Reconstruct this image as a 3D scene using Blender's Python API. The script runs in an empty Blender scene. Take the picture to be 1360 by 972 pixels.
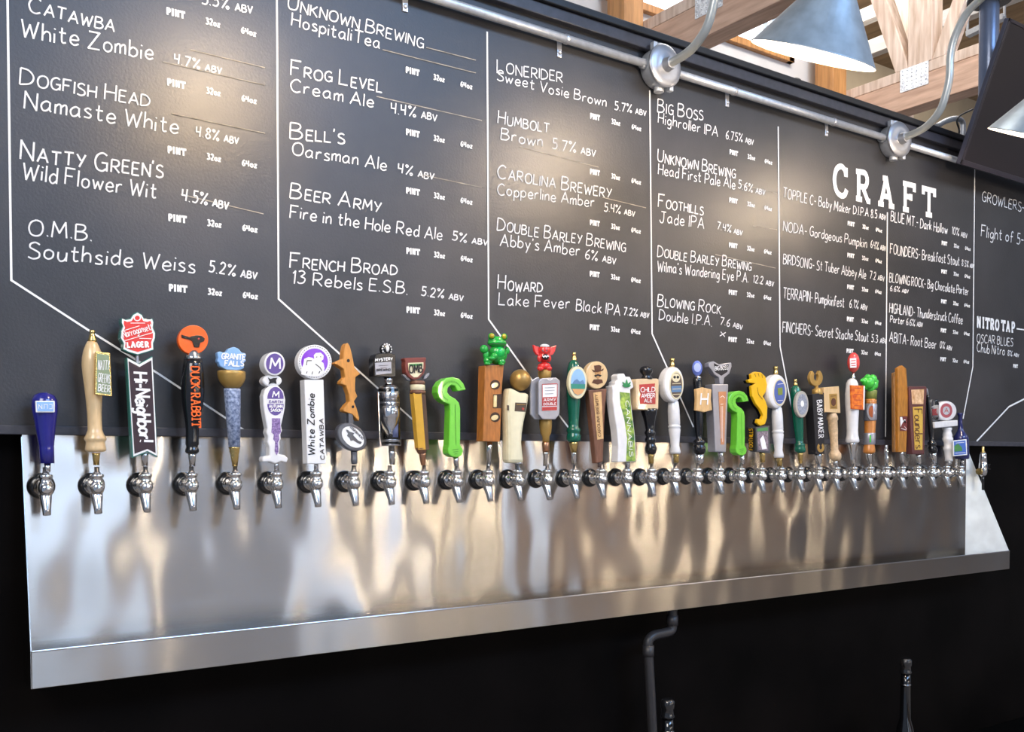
import bpy, bmesh, math, random
from mathutils import Vector, Matrix
random.seed(7)
scn = bpy.context.scene
COL = scn.collection

# ------------------------------------------------------------------ camera
F_PX = 1300.0
TA = .025                      # the camera looks down a little
PHI = math.atan(F_PX / 1863.0)
AL = math.atan(TA)
CX, CYP = 680.0, 607 + F_PX * TA
D, H = 2.317, 1.55
FW = Vector((math.sin(PHI) * math.cos(AL), math.cos(PHI) * math.cos(AL), -math.sin(AL)))
RT = Vector((math.cos(PHI), -math.sin(PHI), 0))
UP = RT.cross(FW)
CAM = Vector((0, -D, H))
cd = bpy.data.cameras.new('camera'); cam = bpy.data.objects.new('camera', cd); COL.objects.link(cam)
m = Matrix((RT, UP, -FW)).transposed().to_4x4(); m.translation = CAM
cam.matrix_world = m
cd.sensor_fit = 'HORIZONTAL'; cd.sensor_width = 36; cd.lens = 36 * F_PX / 1360
cd.shift_x = 0; cd.shift_y = (CYP - 486) / 1360
cd.clip_start = .05
scn.camera = cam

# ------------------------------------------------------------------ light and exposure
scn.view_settings.view_transform = 'Standard'; scn.view_settings.look = 'None'
scn.view_settings.gamma = 1; scn.view_settings.use_curve_mapping = False
scn.view_settings.exposure = 0.0
wd = bpy.data.worlds.new('sky'); scn.world = wd; wd.use_nodes = True
bg = wd.node_tree.nodes['Background']; bg.inputs[0].default_value = (.62, .76, 1, 1); bg.inputs[1].default_value = .42
BULB_W = 17; BULB_COL = (1, .80, .60)
WINDOW_E = 3.6; PENDANT_E = 110.0
def area(name, loc, tgt, sx, sy, w, col):
    l = bpy.data.lights.new(name, 'AREA'); l.shape = 'RECTANGLE'; l.size = sx; l.size_y = sy; l.energy = w; l.color = col
    o = bpy.data.objects.new(name, l); COL.objects.link(o); o.location = loc
    o.rotation_euler = (Vector(tgt) - Vector(loc)).to_track_quat('-Z', 'Y').to_euler()
    return o
# blue high-window daylight first, then added fill lights with no windows of their own
area('window_daylight', (3.2, -6.5, 5.6), (1.6, 0, 2.2), 4.4, 1.5, 300, (.36, .60, 1))
area('window_daylight', (-2.4, -3.6, 4.2), (2.2, 0, 1.6), 2.4, 2.0, 170, (1, .95, .90))  # added neutral-warm fill from high left to brighten the tap handles
area('window_daylight', (8.5, -5.0, 5.0), (3.5, 1, 2.2), 3.0, 1.6, 50, (1, .93, .86))  # added fill for the truss area and the scene in general
area('window_daylight', (4.9, .6, 6.1), (4.9, 2.5, 3.9), 3.0, 1.2, 195, (1, .96, .9))  # added fill under the roof deck to brighten the trusses
area('window_daylight', (9.0, 3.3, 6.1), (9.0, 4.0, 3.0), 4.0, 1.2, 130, (1, .94, .86))  # added fill so the gaps between trusses in the far bay aren't dark

# ------------------------------------------------------------------ projecting measured points onto real planes
def ray(px, py): return FW + RT * ((px - CX) / F_PX) - UP * ((py - CYP) / F_PX)
def P(px, py, y=0.0):
    r = ray(px, py); return CAM + r * ((y + D) / r.y)
def PX(px, py, x):
    r = ray(px, py); return CAM + r * (x / r.x)
def depth(p): return (p - CAM).dot(FW)

# ------------------------------------------------------------------ materials
MATS = {}
def mat(name, col=(.5, .5, .5), rough=.5, metal=0, noise=0, nscale=40, spec=.5, emit=None, trans=0, coat=0, stretch=None, bump=0, ncol=None, alpha=1):
    if name in MATS: return MATS[name]
    m = bpy.data.materials.new(name); m.use_nodes = True; MATS[name] = m
    nt = m.node_tree; b = nt.nodes['Principled BSDF']
    b.inputs['Base Color'].default_value = (*col, 1); b.inputs['Roughness'].default_value = rough
    b.inputs['Metallic'].default_value = metal; b.inputs['Specular IOR Level'].default_value = spec
    b.inputs['Transmission Weight'].default_value = trans; b.inputs['Coat Weight'].default_value = coat
    if emit: b.inputs['Emission Color'].default_value = (*emit[0], 1); b.inputs['Emission Strength'].default_value = emit[1]
    tc = nt.nodes.new('ShaderNodeTexCoord'); mp = nt.nodes.new('ShaderNodeMapping'); nz = nt.nodes.new('ShaderNodeTexNoise')
    nt.links.new(tc.outputs['Object'], mp.inputs[0]); nt.links.new(mp.outputs[0], nz.inputs['Vector'])
    nz.inputs['Scale'].default_value = nscale; nz.inputs['Detail'].default_value = 3
    if stretch: mp.inputs['Scale'].default_value = stretch
    n = noise if noise else .05
    mx = nt.nodes.new('ShaderNodeMix'); mx.data_type = 'RGBA'
    mx.inputs[6].default_value = (*[max(0, c * (1 - n)) for c in col], 1)
    mx.inputs[7].default_value = (*(ncol or [min(1, c * (1 + n)) for c in col]), 1)
    rp = nt.nodes.new('ShaderNodeMapRange'); rp.inputs[1].default_value = .32; rp.inputs[2].default_value = .68
    nt.links.new(nz.outputs['Fac'], rp.inputs[0]); nt.links.new(rp.outputs[0], mx.inputs[0])
    nt.links.new(mx.outputs[2], b.inputs['Base Color'])
    if bump:
        bp = nt.nodes.new('ShaderNodeBump'); bp.inputs['Strength'].default_value = bump; bp.inputs['Distance'].default_value = .003
        nt.links.new(nz.outputs['Fac'], bp.inputs['Height']); nt.links.new(bp.outputs[0], b.inputs['Normal'])
    return m
def hx(h, f=1.0):
    h = h.lstrip('#'); r = []
    for i in (0, 2, 4):
        c = int(h[i:i + 2], 16) / 255; r.append((c / 12.92 if c < .04045 else ((c + .055) / 1.055) ** 2.4) * f)
    return tuple(r)

# brushed steel: horizontal brushing smears reflections up and down, the thin sheet is slightly dented
def steel_mat(name, dents, k=1.0):
    m = bpy.data.materials.new(name); m.use_nodes = True; MATS[name] = m
    nt = m.node_tree; b = nt.nodes['Principled BSDF']; L = nt.links.new
    b.inputs['Metallic'].default_value = 1; b.inputs['Roughness'].default_value = .27
    b.inputs['Anisotropic'].default_value = 1.0; b.inputs['Anisotropic Rotation'].default_value = .25
    tg = nt.nodes.new('ShaderNodeTangent'); tg.direction_type = 'UV_MAP'; L(tg.outputs[0], b.inputs['Tangent'])
    tc = nt.nodes.new('ShaderNodeTexCoord')
    mp = nt.nodes.new('ShaderNodeMapping'); mp.inputs['Scale'].default_value = (2.0, 1, 160); L(tc.outputs['Object'], mp.inputs[0])
    nz = nt.nodes.new('ShaderNodeTexNoise'); nz.inputs['Scale'].default_value = 3; nz.inputs['Detail'].default_value = 4; L(mp.outputs[0], nz.inputs['Vector'])
    mx = nt.nodes.new('ShaderNodeMix'); mx.data_type = 'RGBA'
    mx.inputs[6].default_value = (.55 * k, .515 * k, .475 * k, 1); mx.inputs[7].default_value = (.62 * k, .585 * k, .545 * k, 1)
    L(nz.outputs['Fac'], mx.inputs[0]); L(mx.outputs[2], b.inputs['Base Color'])
    mr = nt.nodes.new('ShaderNodeMapRange'); mr.inputs[3].default_value = .18; mr.inputs[4].default_value = .23
    L(nz.outputs['Fac'], mr.inputs[0]); L(mr.outputs[0], b.inputs['Roughness'])
    n2 = nt.nodes.new('ShaderNodeTexNoise'); n2.inputs['Scale'].default_value = 3.2; n2.inputs['Detail'].default_value = 1
    mp2 = nt.nodes.new('ShaderNodeMapping'); mp2.inputs['Scale'].default_value = (1.5, 1, .9); L(tc.outputs['Object'], mp2.inputs[0]); L(mp2.outputs[0], n2.inputs['Vector'])
    bp = nt.nodes.new('ShaderNodeBump'); bp.inputs['Strength'].default_value = dents; bp.inputs['Distance'].default_value = .016
    L(n2.outputs['Fac'], bp.inputs['Height']); L(bp.outputs[0], b.inputs['Normal'])
    return m
STEEL = steel_mat('brushed_steel', .75)
STEEL_LIP = steel_mat('brushed_steel_lip', .35, .82)

def board_mat():
    m = bpy.data.materials.new('slate_board'); m.use_nodes = True; MATS['slate_board'] = m
    nt = m.node_tree; b = nt.nodes['Principled BSDF']; L = nt.links.new
    tc = nt.nodes.new('ShaderNodeTexCoord')
    nz = nt.nodes.new('ShaderNodeTexNoise'); nz.inputs['Scale'].default_value = 2.2; nz.inputs['Detail'].default_value = 7; nz.inputs['Roughness'].default_value = .65
    L(tc.outputs['Object'], nz.inputs['Vector'])
    mx = nt.nodes.new('ShaderNodeMix'); mx.data_type = 'RGBA'
    mx.inputs[6].default_value = (.008, .0082, .0105, 1); mx.inputs[7].default_value = (.030, .029, .033, 1)
    mr = nt.nodes.new('ShaderNodeMapRange'); mr.inputs[1].default_value = .35; mr.inputs[2].default_value = .7
    L(nz.outputs['Fac'], mr.inputs[0]); L(mr.outputs[0], mx.inputs[0]); L(mx.outputs[2], b.inputs['Base Color'])
    b.inputs['Specular IOR Level'].default_value = .7
    m3 = nt.nodes.new('ShaderNodeMapRange'); m3.inputs[3].default_value = .36; m3.inputs[4].default_value = .5; L(nz.outputs['Fac'], m3.inputs[0]); L(m3.outputs[0], b.inputs['Roughness'])
    n2 = nt.nodes.new('ShaderNodeTexNoise'); n2.inputs['Scale'].default_value = 160; n2.inputs['Detail'].default_value = 2; L(tc.outputs['Object'], n2.inputs['Vector'])
    bp = nt.nodes.new('ShaderNodeBump'); bp.inputs['Strength'].default_value = .2; bp.inputs['Distance'].default_value = .002
    L(n2.outputs['Fac'], bp.inputs['Height']); L(bp.outputs[0], b.inputs['Normal'])
    return m
BOARD = board_mat()
BLACKWALL = mat('black_paint', (.0030, .0022, .0020), .6, noise=.5, nscale=3, spec=.05)
BLACKTRIM = mat('charcoal_trim', (.045, .044, .055), .4, noise=.2)
BLACKEDGE = mat('black_edge', (.008, .008, .010), .4)
CHALK = mat('white_chalk', (.80, .80, .80), .9, noise=.22, nscale=90, ncol=(.9, .9, .9))
CHALKDIM = mat('worn_chalk_line', (.34, .31, .26), .9, noise=.4, nscale=30)
PAINTW = mat('white_paint_lettering', (.85, .85, .84), .7, noise=.06, nscale=200)
WHITEWALL = mat('white_plaster', (.62, .60, .58), .8, noise=.05, nscale=6)
CHROME = mat('chrome', (.72, .71, .70), .09, 1)
CHROME2 = mat('satin_chrome', (.60, .59, .59), .18, 1)
DARKCHROME = mat('black_flange', (.012, .012, .013), .2, .2, coat=.3)
BRASS = mat('brass', (.72, .52, .20), .25, 1)
COPPER = mat('copper', (.62, .33, .20), .28, 1)
GALV = mat('galvanized_conduit', (.60, .62, .65), .42, .6, noise=.1, nscale=60)
SHADE = mat('galvanized_shade', (.42, .50, .56), .42, .6, noise=.12, nscale=25)
SHADEIN = mat('cream_enamel', (.85, .80, .70), .5)
WOODB = mat('timber', (.58, .36, .25), .6, noise=.18, nscale=3, stretch=(9, 1, 9), ncol=(.72, .49, .36))
WOODP = mat('pale_timber', (.66, .48, .36), .65, noise=.2, nscale=3, stretch=(10, 10, 1.2), ncol=(.80, .66, .56))
WOODPOST = mat('orange_timber', (.56, .25, .08), .5, noise=.3, nscale=4, stretch=(10, 10, 1), ncol=(.62, .30, .10))
DECK = mat('roof_deck', (.30, .20, .11), .8, noise=.25, nscale=2, stretch=(6, .6, 1))
GUSSET = mat('zinc_plate', (.72, .75, .8), .35, .7, noise=.3, nscale=50)

# ------------------------------------------------------------------ mesh builder
class MB:
    def __init__(s): s.v = []; s.f = []; s.m = []; s.s = []
    def add(s, vs, fs, mi=0, sm=False):
        o = len(s.v); s.v += [Vector(v) for v in vs]
        for f in fs: s.f.append([i + o for i in f]); s.m.append(mi); s.s.append(sm)
    def box(s, a, b, mi=0):
        x0, y0, z0 = a; x1, y1, z1 = b
        s.add([(x0, y0, z0), (x1, y0, z0), (x1, y1, z0), (x0, y1, z0), (x0, y0, z1), (x1, y0, z1), (x1, y1, z1), (x0, y1, z1)],
              [(0, 3, 2, 1), (4, 5, 6, 7), (0, 1, 5, 4), (1, 2, 6, 5), (2, 3, 7, 6), (3, 0, 4, 7)], mi); return s
    def prism(s, pts, off, mi=0, mside=None):
        n = len(pts); off = Vector(off); pts = [Vector(p) for p in pts]
        s.add(pts + [p + off for p in pts], [list(range(n)), list(range(2 * n - 1, n - 1, -1))], mi)
        o = len(s.v) - 2 * n
        for i in range(n):
            j = (i + 1) % n
            s.f.append([o + i, o + n + i, o + n + j, o + j]); s.m.append(mi if mside is None else mside); s.s.append(False)
        return s
    def bar(s, a, b, w, h, up=(0, 0, 1), mi=0):   # a beam from a to b
        a = Vector(a); b = Vector(b); d = (b - a).normalized(); x = d.cross(Vector(up)).normalized(); z = x.cross(d)
        s.prism([a + x * w / 2 * i + z * h / 2 * j for i, j in ((-1, -1), (1, -1), (1, 1), (-1, 1))], b - a, mi); return s
    def rings(s, rings, mi=0, sm=True, caps=True, mis=None):
        n = len(rings[0]); o = len(s.v)
        for r in rings: s.v += [Vector(p) for p in r]
        for k in range(len(rings) - 1):
            for i in range(n):
                j = (i + 1) % n
                s.f.append([o + k * n + i, o + k * n + j, o + (k + 1) * n + j, o + (k + 1) * n + i]); s.m.append(mis[i] if mis else mi); s.s.append(sm)
        if caps:
            s.f.append([o + i for i in range(n)][::-1]); s.m.append(mi); s.s.append(False)
            e = o + (len(rings) - 1) * n
            s.f.append([e + i for i in range(n)]); s.m.append(mi); s.s.append(False)
        return s
    def tube(s, path, r, seg=12, mi=0, smooth=1, mis=None, facet=False):
        path = [Vector(p) for p in path]
        rs = r if isinstance(r, (list, tuple)) else [r] * len(path)
        out = []; prev = None
        for i, p in enumerate(path):
            a = path[max(0, i - 1)]; b = path[min(len(path) - 1, i + 1)]
            d = (b - a).normalized()
            if prev is None:
                u = d.cross(Vector((0, 1, 0)) if abs(d.y) < .9 else Vector((0, 0, 1))).normalized()
            else:
                u = (prev - d * prev.dot(d)).normalized()
            w = d.cross(u); prev = u
            out.append([p + (u * math.cos(t) + w * math.sin(t)) * rs[i] for t in [2 * math.pi * k / seg for k in range(seg)]])
        s.rings(out, mi, not facet, mis=mis); return s
    def ball(s, c, r, mi=0, seg=16, ring=10, rot=None):
        c = Vector(c); r = Vector(r) if isinstance(r, (tuple, list, Vector)) else Vector((r, r, r)); out = []
        for k in range(ring + 1):
            t = math.pi * k / ring; t = min(max(t, .06), math.pi - .06)
            rr = []
            for i in range(seg):
                a = 2 * math.pi * i / seg
                q = Vector((r.x * math.sin(t) * math.cos(a), r.y * math.sin(t) * math.sin(a), r.z * math.cos(t)))
                rr.append(c + (rot @ q if rot else q))
            out.append(rr)
        s.rings(out, mi, True); return s
    def build(s, name, mats, parent=None, org=(0, 0, 0), bevel=0, bseg=2):
        me = bpy.data.meshes.new(name); org = Vector(org)
        me.from_pydata([v - org for v in s.v], [], s.f)
        if not isinstance(mats, (list, tuple)): mats = [mats]
        for x in mats: me.materials.append(x)
        for p, mi, sm in zip(me.polygons, s.m, s.s): p.material_index = mi; p.use_smooth = sm
        bm = bmesh.new(); bm.from_mesh(me); bmesh.ops.recalc_face_normals(bm, faces=bm.faces); bm.to_mesh(me); bm.free()
        o = bpy.data.objects.new(name, me); COL.objects.link(o)
        if parent is None: o.location = org
        else: o.parent = parent
        if bevel:
            b = o.modifiers.new('bevel', 'BEVEL'); b.width = bevel; b.segments = bseg; b.limit_method = 'ANGLE'; b.angle_limit = .6
            b.harden_normals = False
        return o
def root(name, loc, label, cat, group=None):
    o = bpy.data.objects.new(name, None); COL.objects.link(o); o.location = loc; o.empty_display_size = .05
    return tag(o, label, cat, group)
def tag(o, label, cat, group=None):
    o['label'] = label; o['category'] = cat
    if group: o['group'] = group
    return o
def structure(o, label=None, cat=None):
    o['kind'] = 'structure'
    if label: o['label'] = label
    if cat: o['category'] = cat
    return o
def smooth(pts, n=6, closed=False):
    out = []; N = len(pts); pts = [Vector(p) for p in pts]
    for i in range(N if closed else N - 1):
        g = lambda k: pts[k % N] if closed else pts[min(max(k, 0), N - 1)]
        p0, p1, p2, p3 = g(i - 1), g(i), g(i + 1), g(i + 2)
        for k in range(n):
            t = k / n
            out.append(.5 * ((2 * p1) + (p2 - p0) * t + (2 * p0 - 5 * p1 + 4 * p2 - p3) * t * t + (3 * p1 - p0 - 3 * p2 + p3) * t ** 3))
    if not closed: out.append(pts[-1])
    return out

# ------------------------------------------------------------------ hand-lettering strokes (cap height 1)
G = {
'A': "0 0 .35 1 .7 0|.12 .35 .6 .35", 'B': "0 0 0 1|~0 1 .4 .98 .5 .78 .35 .58 0 .54|~0 .54 .45 .5 .6 .27 .42 .04 0 0",
'C': "~.62 .85 .4 1 .15 .85 .02 .5 .15 .12 .4 0 .65 .12", 'D': "0 0 0 1|~0 1 .4 .92 .65 .55 .5 .15 0 0",
'E': "0 0 0 1|0 1 .5 1|0 .52 .42 .52|0 0 .52 0", 'F': "0 0 0 1|-.05 1 .55 1|0 .52 .42 .52",
'G': "~.6 .88 .38 1 .12 .85 .02 .5 .12 .12 .38 0 .58 .15|.62 0 .62 .46 .34 .46", 'H': "0 0 0 1|.58 0 .58 1|0 .5 .58 .5",
'I': "0 0 0 1", 'J': "~.4 1 .4 .3 .3 .03 .1 .05 0 .25|.12 1 .62 1", 'K': "0 0 0 1|.52 1 0 .45|.15 .55 .58 0", 'L': "0 1 0 0 .5 0",
'M': "0 0 .08 1 .38 .3 .68 1 .76 0", 'N': "0 0 0 1 .58 0 .58 1", 'O': "~.35 1 .1 .85 0 .5 .1 .12 .35 0 .6 .12 .7 .5 .6 .88 .35 1",
'P': "0 0 0 1|~0 1 .42 .97 .55 .74 .4 .5 0 .46", 'R': "0 0 0 1|~0 1 .42 .97 .55 .74 .4 .5 0 .46|.2 .47 .6 0",
'S': "~.5 .88 .3 1 .08 .9 .06 .68 .28 .54 .5 .38 .5 .12 .25 0 0 .1", 'T': "0 1 .65 1|.32 1 .32 0", 'U': "~0 1 0 .35 .1 .05 .3 0 .5 .06 .6 .35 .6 1",
'V': "0 1 .3 0 .62 1", 'W': "0 1 .2 0 .42 .75 .62 0 .85 1", 'X': "0 1 .6 0|.6 1 0 0", 'Y': "0 1 .3 .5|.6 1 .2 0", 'Z': "0 1 .58 1 0 0 .62 0",
'a': "~.42 .5 .25 .58 .06 .45 0 .25 .1 .03 .28 .05 .42 .25|.42 .55 .42 .1 .5 0", 'b': "0 1 0 0|~0 .4 .2 .56 .42 .42 .42 .15 .22 0 0 .1",
'c': "~.42 .48 .25 .58 .05 .42 .03 .18 .2 0 .44 .1", 'd': "~.42 .45 .22 .58 .03 .4 .03 .15 .2 0 .42 .2|.42 1 .42 0",
'e': "~.03 .28 .42 .32 .36 .53 .2 .58 .04 .42 .03 .15 .22 0 .46 .1", 'f': "~.4 .9 .25 1 .14 .85 .13 .5 .13 0|0 .55 .34 .55",
'g': "~.4 .45 .22 .58 .03 .4 .05 .15 .22 .05 .4 .25|~.42 .55 .42 -.1 .3 -.3 .05 -.25", 'h': "0 1 0 0|~0 .35 .18 .56 .36 .5 .4 .25 .4 0",
'i': "0 .55 0 0|0 .78 .03 .84", 'k': "0 1 0 0|.36 .55 0 .22|.1 .3 .4 0", 'l': "0 1 0 0",
'm': "0 .55 0 0|~0 .4 .14 .56 .26 .5 .28 0|~.28 .4 .42 .56 .54 .5 .56 0", 'n': "0 .55 0 0|~0 .38 .18 .57 .34 .48 .37 0",
'o': "~.22 .57 .04 .45 .02 .15 .2 0 .4 .12 .42 .42 .22 .57", 'p': "0 .55 0 -.35|~0 .42 .2 .57 .42 .42 .4 .14 .2 0 0 .12",
'r': "0 .55 0 0|~0 .35 .14 .54 .32 .54", 's': "~.34 .5 .18 .58 .03 .46 .16 .32 .34 .2 .28 .03 0 .04", 't': "~.15 .9 .15 .2 .22 .02 .38 .06|0 .6 .36 .6",
'u': "~0 .55 0 .2 .12 0 .3 .06 .4 .3|.4 .55 .4 0", 'v': "0 .55 .2 0 .4 .55", 'w': "0 .55 .14 0 .3 .45 .46 0 .62 .55", 'y': "0 .55 .22 .05|.42 .55 .1 -.35",
'z': "0 .55 .38 .55 0 0 .42 0",
'0': "~.25 1 .05 .8 .02 .3 .2 0 .42 .2 .45 .75 .25 1", '1': "0 .8 .14 1 .14 0", '2': "~.02 .8 .2 1 .42 .85 .35 .5 0 0|0 0 .48 0",
'3': "~.02 .92 .25 1 .42 .82 .18 .54|~.18 .54 .46 .4 .4 .1 .15 0 0 .1", '4': "0 .95 .02 .45 .45 .45|.4 1 .38 0", '5': "~.1 .55 .35 .58 .46 .3 .3 .03 0 .08|.1 .55 .1 1 .46 1",
'6': "~.4 1 .12 .7 .02 .3 .15 .02 .38 .08 .42 .35 .2 .48 .04 .3", '7': "0 1 .48 1 .15 0", '8': "~.25 .55 .05 .75 .22 1 .42 .8 .25 .55 .02 .25 .22 0 .46 .22 .25 .55",
'9': "~.42 .85 .2 1 .03 .75 .2 .5 .42 .7|.42 .9 .36 0", '.': "0 0 .04 .05", '%': "~.12 1 0 .9 .1 .75 .22 .88 .12 1|.62 1 .1 0|~.56 .26 .44 .14 .54 0 .66 .12 .56 .26",
"'": "0 1 -.03 .8", '-': "0 .42 .32 .42", '!': "0 1 0 .3|0 0 .02 .06", '$': "~.5 .82 .3 .9 .08 .82 .06 .64 .28 .5 .5 .36 .5 .16 .25 .06 0 .14|.27 1.05 .27 -.1", '&': "0 0 .5 0",
}
# slab lettering, with serifs
SL = {
'C': "~.66 .72 .6 .9 .4 1 .15 .86 .04 .5 .15 .13 .4 0 .6 .06 .7 .25|.66 1 .66 .68", 'R': ".14 0 .14 1|~.14 .97 .5 .97 .62 .74 .5 .5 .14 .48|.36 .48 .66 .02 .8 .02|0 .03 .34 .03|0 .97 .2 .97",
'A': ".08 0 .4 1 .72 0|.2 .34 .6 .34|-.06 .03 .26 .03|.56 .03 .88 .03|.2 .97 .44 .97", 'F': ".14 0 .14 1|0 .97 .7 .97 .7 .74|.14 .52 .48 .52|.48 .64 .48 .4|0 .03 .36 .03",
'T': ".4 1 .4 0|.04 .74 .04 .97 .76 .97 .76 .74|.2 .03 .6 .03", 'P': ".14 0 .14 1|~.14 .97 .5 .97 .64 .72 .5 .46 .14 .44|0 .03 .36 .03|0 .97 .2 .97",
'I': ".25 0 .25 1|.05 .03 .45 .03|.05 .97 .45 .97", 'N': ".12 0 .12 1 .62 0 .62 1|0 .03 .26 .03|0 .97 .14 .97|.48 .97 .76 .97", 'O': G['O'],
}
def text_width(s, sc, slab=False, gap=.2):
    return glyphs(s, sc, slab, gap)[1]
def glyphs(s, sc=1.0, slab=False, gap=.2):
    """strokes of a line and its width; small capitals when sc < 1; ABV is written small"""
    out = []; x = 0; first = True
    words = s.split(' ')
    for w in words:
        f = .62 if w in ('ABV',) else 1.0
        for k, ch in enumerate(w):
            g = (SL.get(ch) if slab else None) or G.get(ch)
            if g is None: continue
            h = f * (sc if (sc < 1 and k > 0 and ch.isalpha()) else 1.0)
            jy = random.uniform(-.05, .05) * (0 if slab else 1); jx = random.uniform(-.02, .03) * (0 if slab else 1)
            mx = 0
            for st in g.split('|'):
                sm = st[0] == '~'; a = [float(t) for t in st.lstrip('~').split()]
                pts = [(a[i], a[i + 1]) for i in range(0, len(a), 2)]
                if sm: pts = [(p.x, p.y) for p in smooth([(p[0], p[1], 0) for p in pts], 5)]
                mx = max(mx, max(p[0] for p in pts))
                out.append([(x + (p[0] + p[1] * (0 if slab else .09)) * h, p[1] * h + jy) for p in pts])
            x += (mx + gap + jx) * h
        x += .32 * (f if f < 1 else 1)
    return out, max(.01, x - .32 - gap)
LIFT = [0]
def ribbon(mb, pts, w, n, mi=0):
    """a flat stroke along pts (3-D), n = direction it faces"""
    n = Vector(n).normalized()
    L = []; R = []; BR = []
    LIFT[0] = (LIFT[0] + 1) % 24; pts = [p + n * (LIFT[0] * 3e-5) for p in pts]
    for i, p in enumerate(pts):
        a = pts[max(0, i - 1)]; b = pts[min(len(pts) - 1, i + 1)]
        d0 = (pts[i] - pts[i - 1]).normalized() if i else None
        d1 = (pts[i + 1] - pts[i]).normalized() if i < len(pts) - 1 else None
        if d0 is None: d0 = d1
        if d1 is None: d1 = d0
        t = d0 + d1
        if t.length < .35 or d0.dot(d1) < -.3:
            s1 = d0.cross(n) * w / 2; s2 = d1.cross(n) * w / 2; e0 = d0 * (w * .3); e1 = d1 * (w * .3); q = p + n * 2e-5
            L += [p + s1 + e0, q + s2 - e1]; R += [p - s1 + e0, q - s2 - e1]; BR.append(len(L) - 2); continue
        t.normalize(); s = t.cross(n); k = 1 / max(.5, abs(s.dot(d0.cross(n))))
        L.append(p + s * w / 2 * k); R.append(p - s * w / 2 * k)
    vs = [v for q in zip(L, R) for v in q]
    mb.add(vs, [(2 * i, 2 * i + 1, 2 * i + 3, 2 * i + 2) for i in range(len(L) - 1) if i not in BR], mi)
def write(mb, s, a, b, hgt, w, sc=1.0, slab=False, n=(0, -1, 0), mi=0, gap=.2, fit=True):
    """letters along the baseline a->b (3-D), cap height hgt, stroke width w"""
    a = Vector(a); b = Vector(b); n = Vector(n)
    st, wid = glyphs(s, sc, slab, gap)
    d = (b - a); ln = d.length; d.normalize(); u = n.cross(d)
    kx = ln / wid if fit else hgt
    for pts in st:
        ribbon(mb, [a + d * (p[0] * kx) + u * (p[1] * hgt) for p in pts], w, n, mi)

# ================================================================== SETTING
Z_BB, Z_TRIM0, Z_TRIM1, Z_TOP = 1.600, 2.826, 2.862, 2.885
X0, X1 = .05, 5.6
structure(MB().box((-1.2, -9, -.12), (14, 6.3, 0)).build('floor', mat('concrete_floor', (.34, .29, .25), .5, noise=.25, nscale=2)), 'dark concrete floor of the taproom', 'floor')
structure(MB().box((-1.2, .052, 0), (8, .2, Z_TOP)).build('wall_front', BLACKWALL), 'black painted partition wall behind the taps', 'wall')
w = MB(); w.box((-1.2, 2.5, 0), (6.28, 2.62, 4.49)); w.box((-1.2, 2.5, 4.49), (4.05, 2.62, 6.2)); w.box((5.83, 2.5, 4.49), (6.28, 2.62, 6.2)); w.box((4.05, 2.5, 5.7), (5.83, 2.62, 6.2))
structure(w.build('wall_back', WHITEWALL), 'white wall with a timber framed window behind the partition', 'wall')
structure(MB().box((6.28, 4.8, 0), (14, 4.92, 6.3)).build('wall_far', mat('tan_wall', (.36, .29, .20), .85, noise=.12, nscale=2)), 'tan far wall past the timber post', 'wall')
structure(MB().box((6.3, 2.5, 0), (14, 2.62, 3.99)).build('wall_right', WHITEWALL), 'white wall below the timber trusses', 'wall')
structure(MB().box((-1.2, -.5, 6.2), (14, 6.3, 6.3)).build('ceiling', DECK), 'wooden roof deck', 'ceiling')
# window in the white wall
wn = MB(); T = .05
wn.box((4.05, 2.46, 4.45), (5.87, 2.56, 4.50)); wn.box((4.05, 2.46, 5.68), (5.87, 2.56, 5.73)); wn.box((4.02, 2.46, 4.45), (4.08, 2.56, 5.73)); wn.box((5.81, 2.46, 4.45), (5.87, 2.56, 5.73))
wo = structure(wn.build('window_1', WOODPOST, None, (4.9, 2.5, 4.45), .004), 'timber framed window with white daylight', 'window')
MB().box((4.08, 2.53, 4.5), (5.81, 2.545, 5.68)).build('window_pane', mat('bright_sky_pane', (.8, .85, .9), .4, emit=((.92, .96, 1), 1.25)), wo, (4.9, 2.5, 4.45))
sb = MB()
for x in (5.60, 5.70): sb.box((x, 2.50, 4.5), (x + .022, 2.53, 5.68))
sb.build('sash_bar', mat('pale_blue_sash', (.50, .60, .68), .5), wo, (4.9, 2.5, 4.45), .003)

# hall behind the camera (seen only as reflections)
structure(MB().box((-1.2, -9.12, 0), (8.2, -9, 7)).build('wall_rear', mat('beige_wall', (.42, .38, .34), .8, noise=.1, nscale=1)), 'beige rear wall of the taproom', 'wall')
structure(MB().box((8.2, -9.12, 0), (24, -9, 7)).build('wall_rear_wood', mat('brown_panelling', (.20, .11, .07), .7, noise=.3, nscale=2)), 'brown panelled rear wall', 'wall')
PANE = mat('daylight_pane', (.5, .6, .75), .5, emit=((.60, .76, 1), WINDOW_E))
for k, (a, b) in enumerate(((1.2, 2.3), (4.75, 5.35), (7.8, 8.5))):
    f = MB()
    for q in (((a - .08, -9, .6), (a, -8.95, 3.3)), ((b, -9, .6), (b + .08, -8.95, 3.3)), ((a, -9, .6), (b, -8.95, .68)), ((a, -9, 3.22), (b, -8.95, 3.3)), (((a + b) / 2 - .03, -9, .68), ((a + b) / 2 + .03, -8.96, 3.22))): f.box(*q)
    o = structure(f.build('window_%d' % (k + 2), WOODPOST, None, (a, -9, .6), .004), 'tall window in the rear wall', 'window')
    MB().box((a, -8.99, .68), (b, -8.98, 3.22)).build('window_pane', PANE, o, (a, -9, .6))

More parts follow.
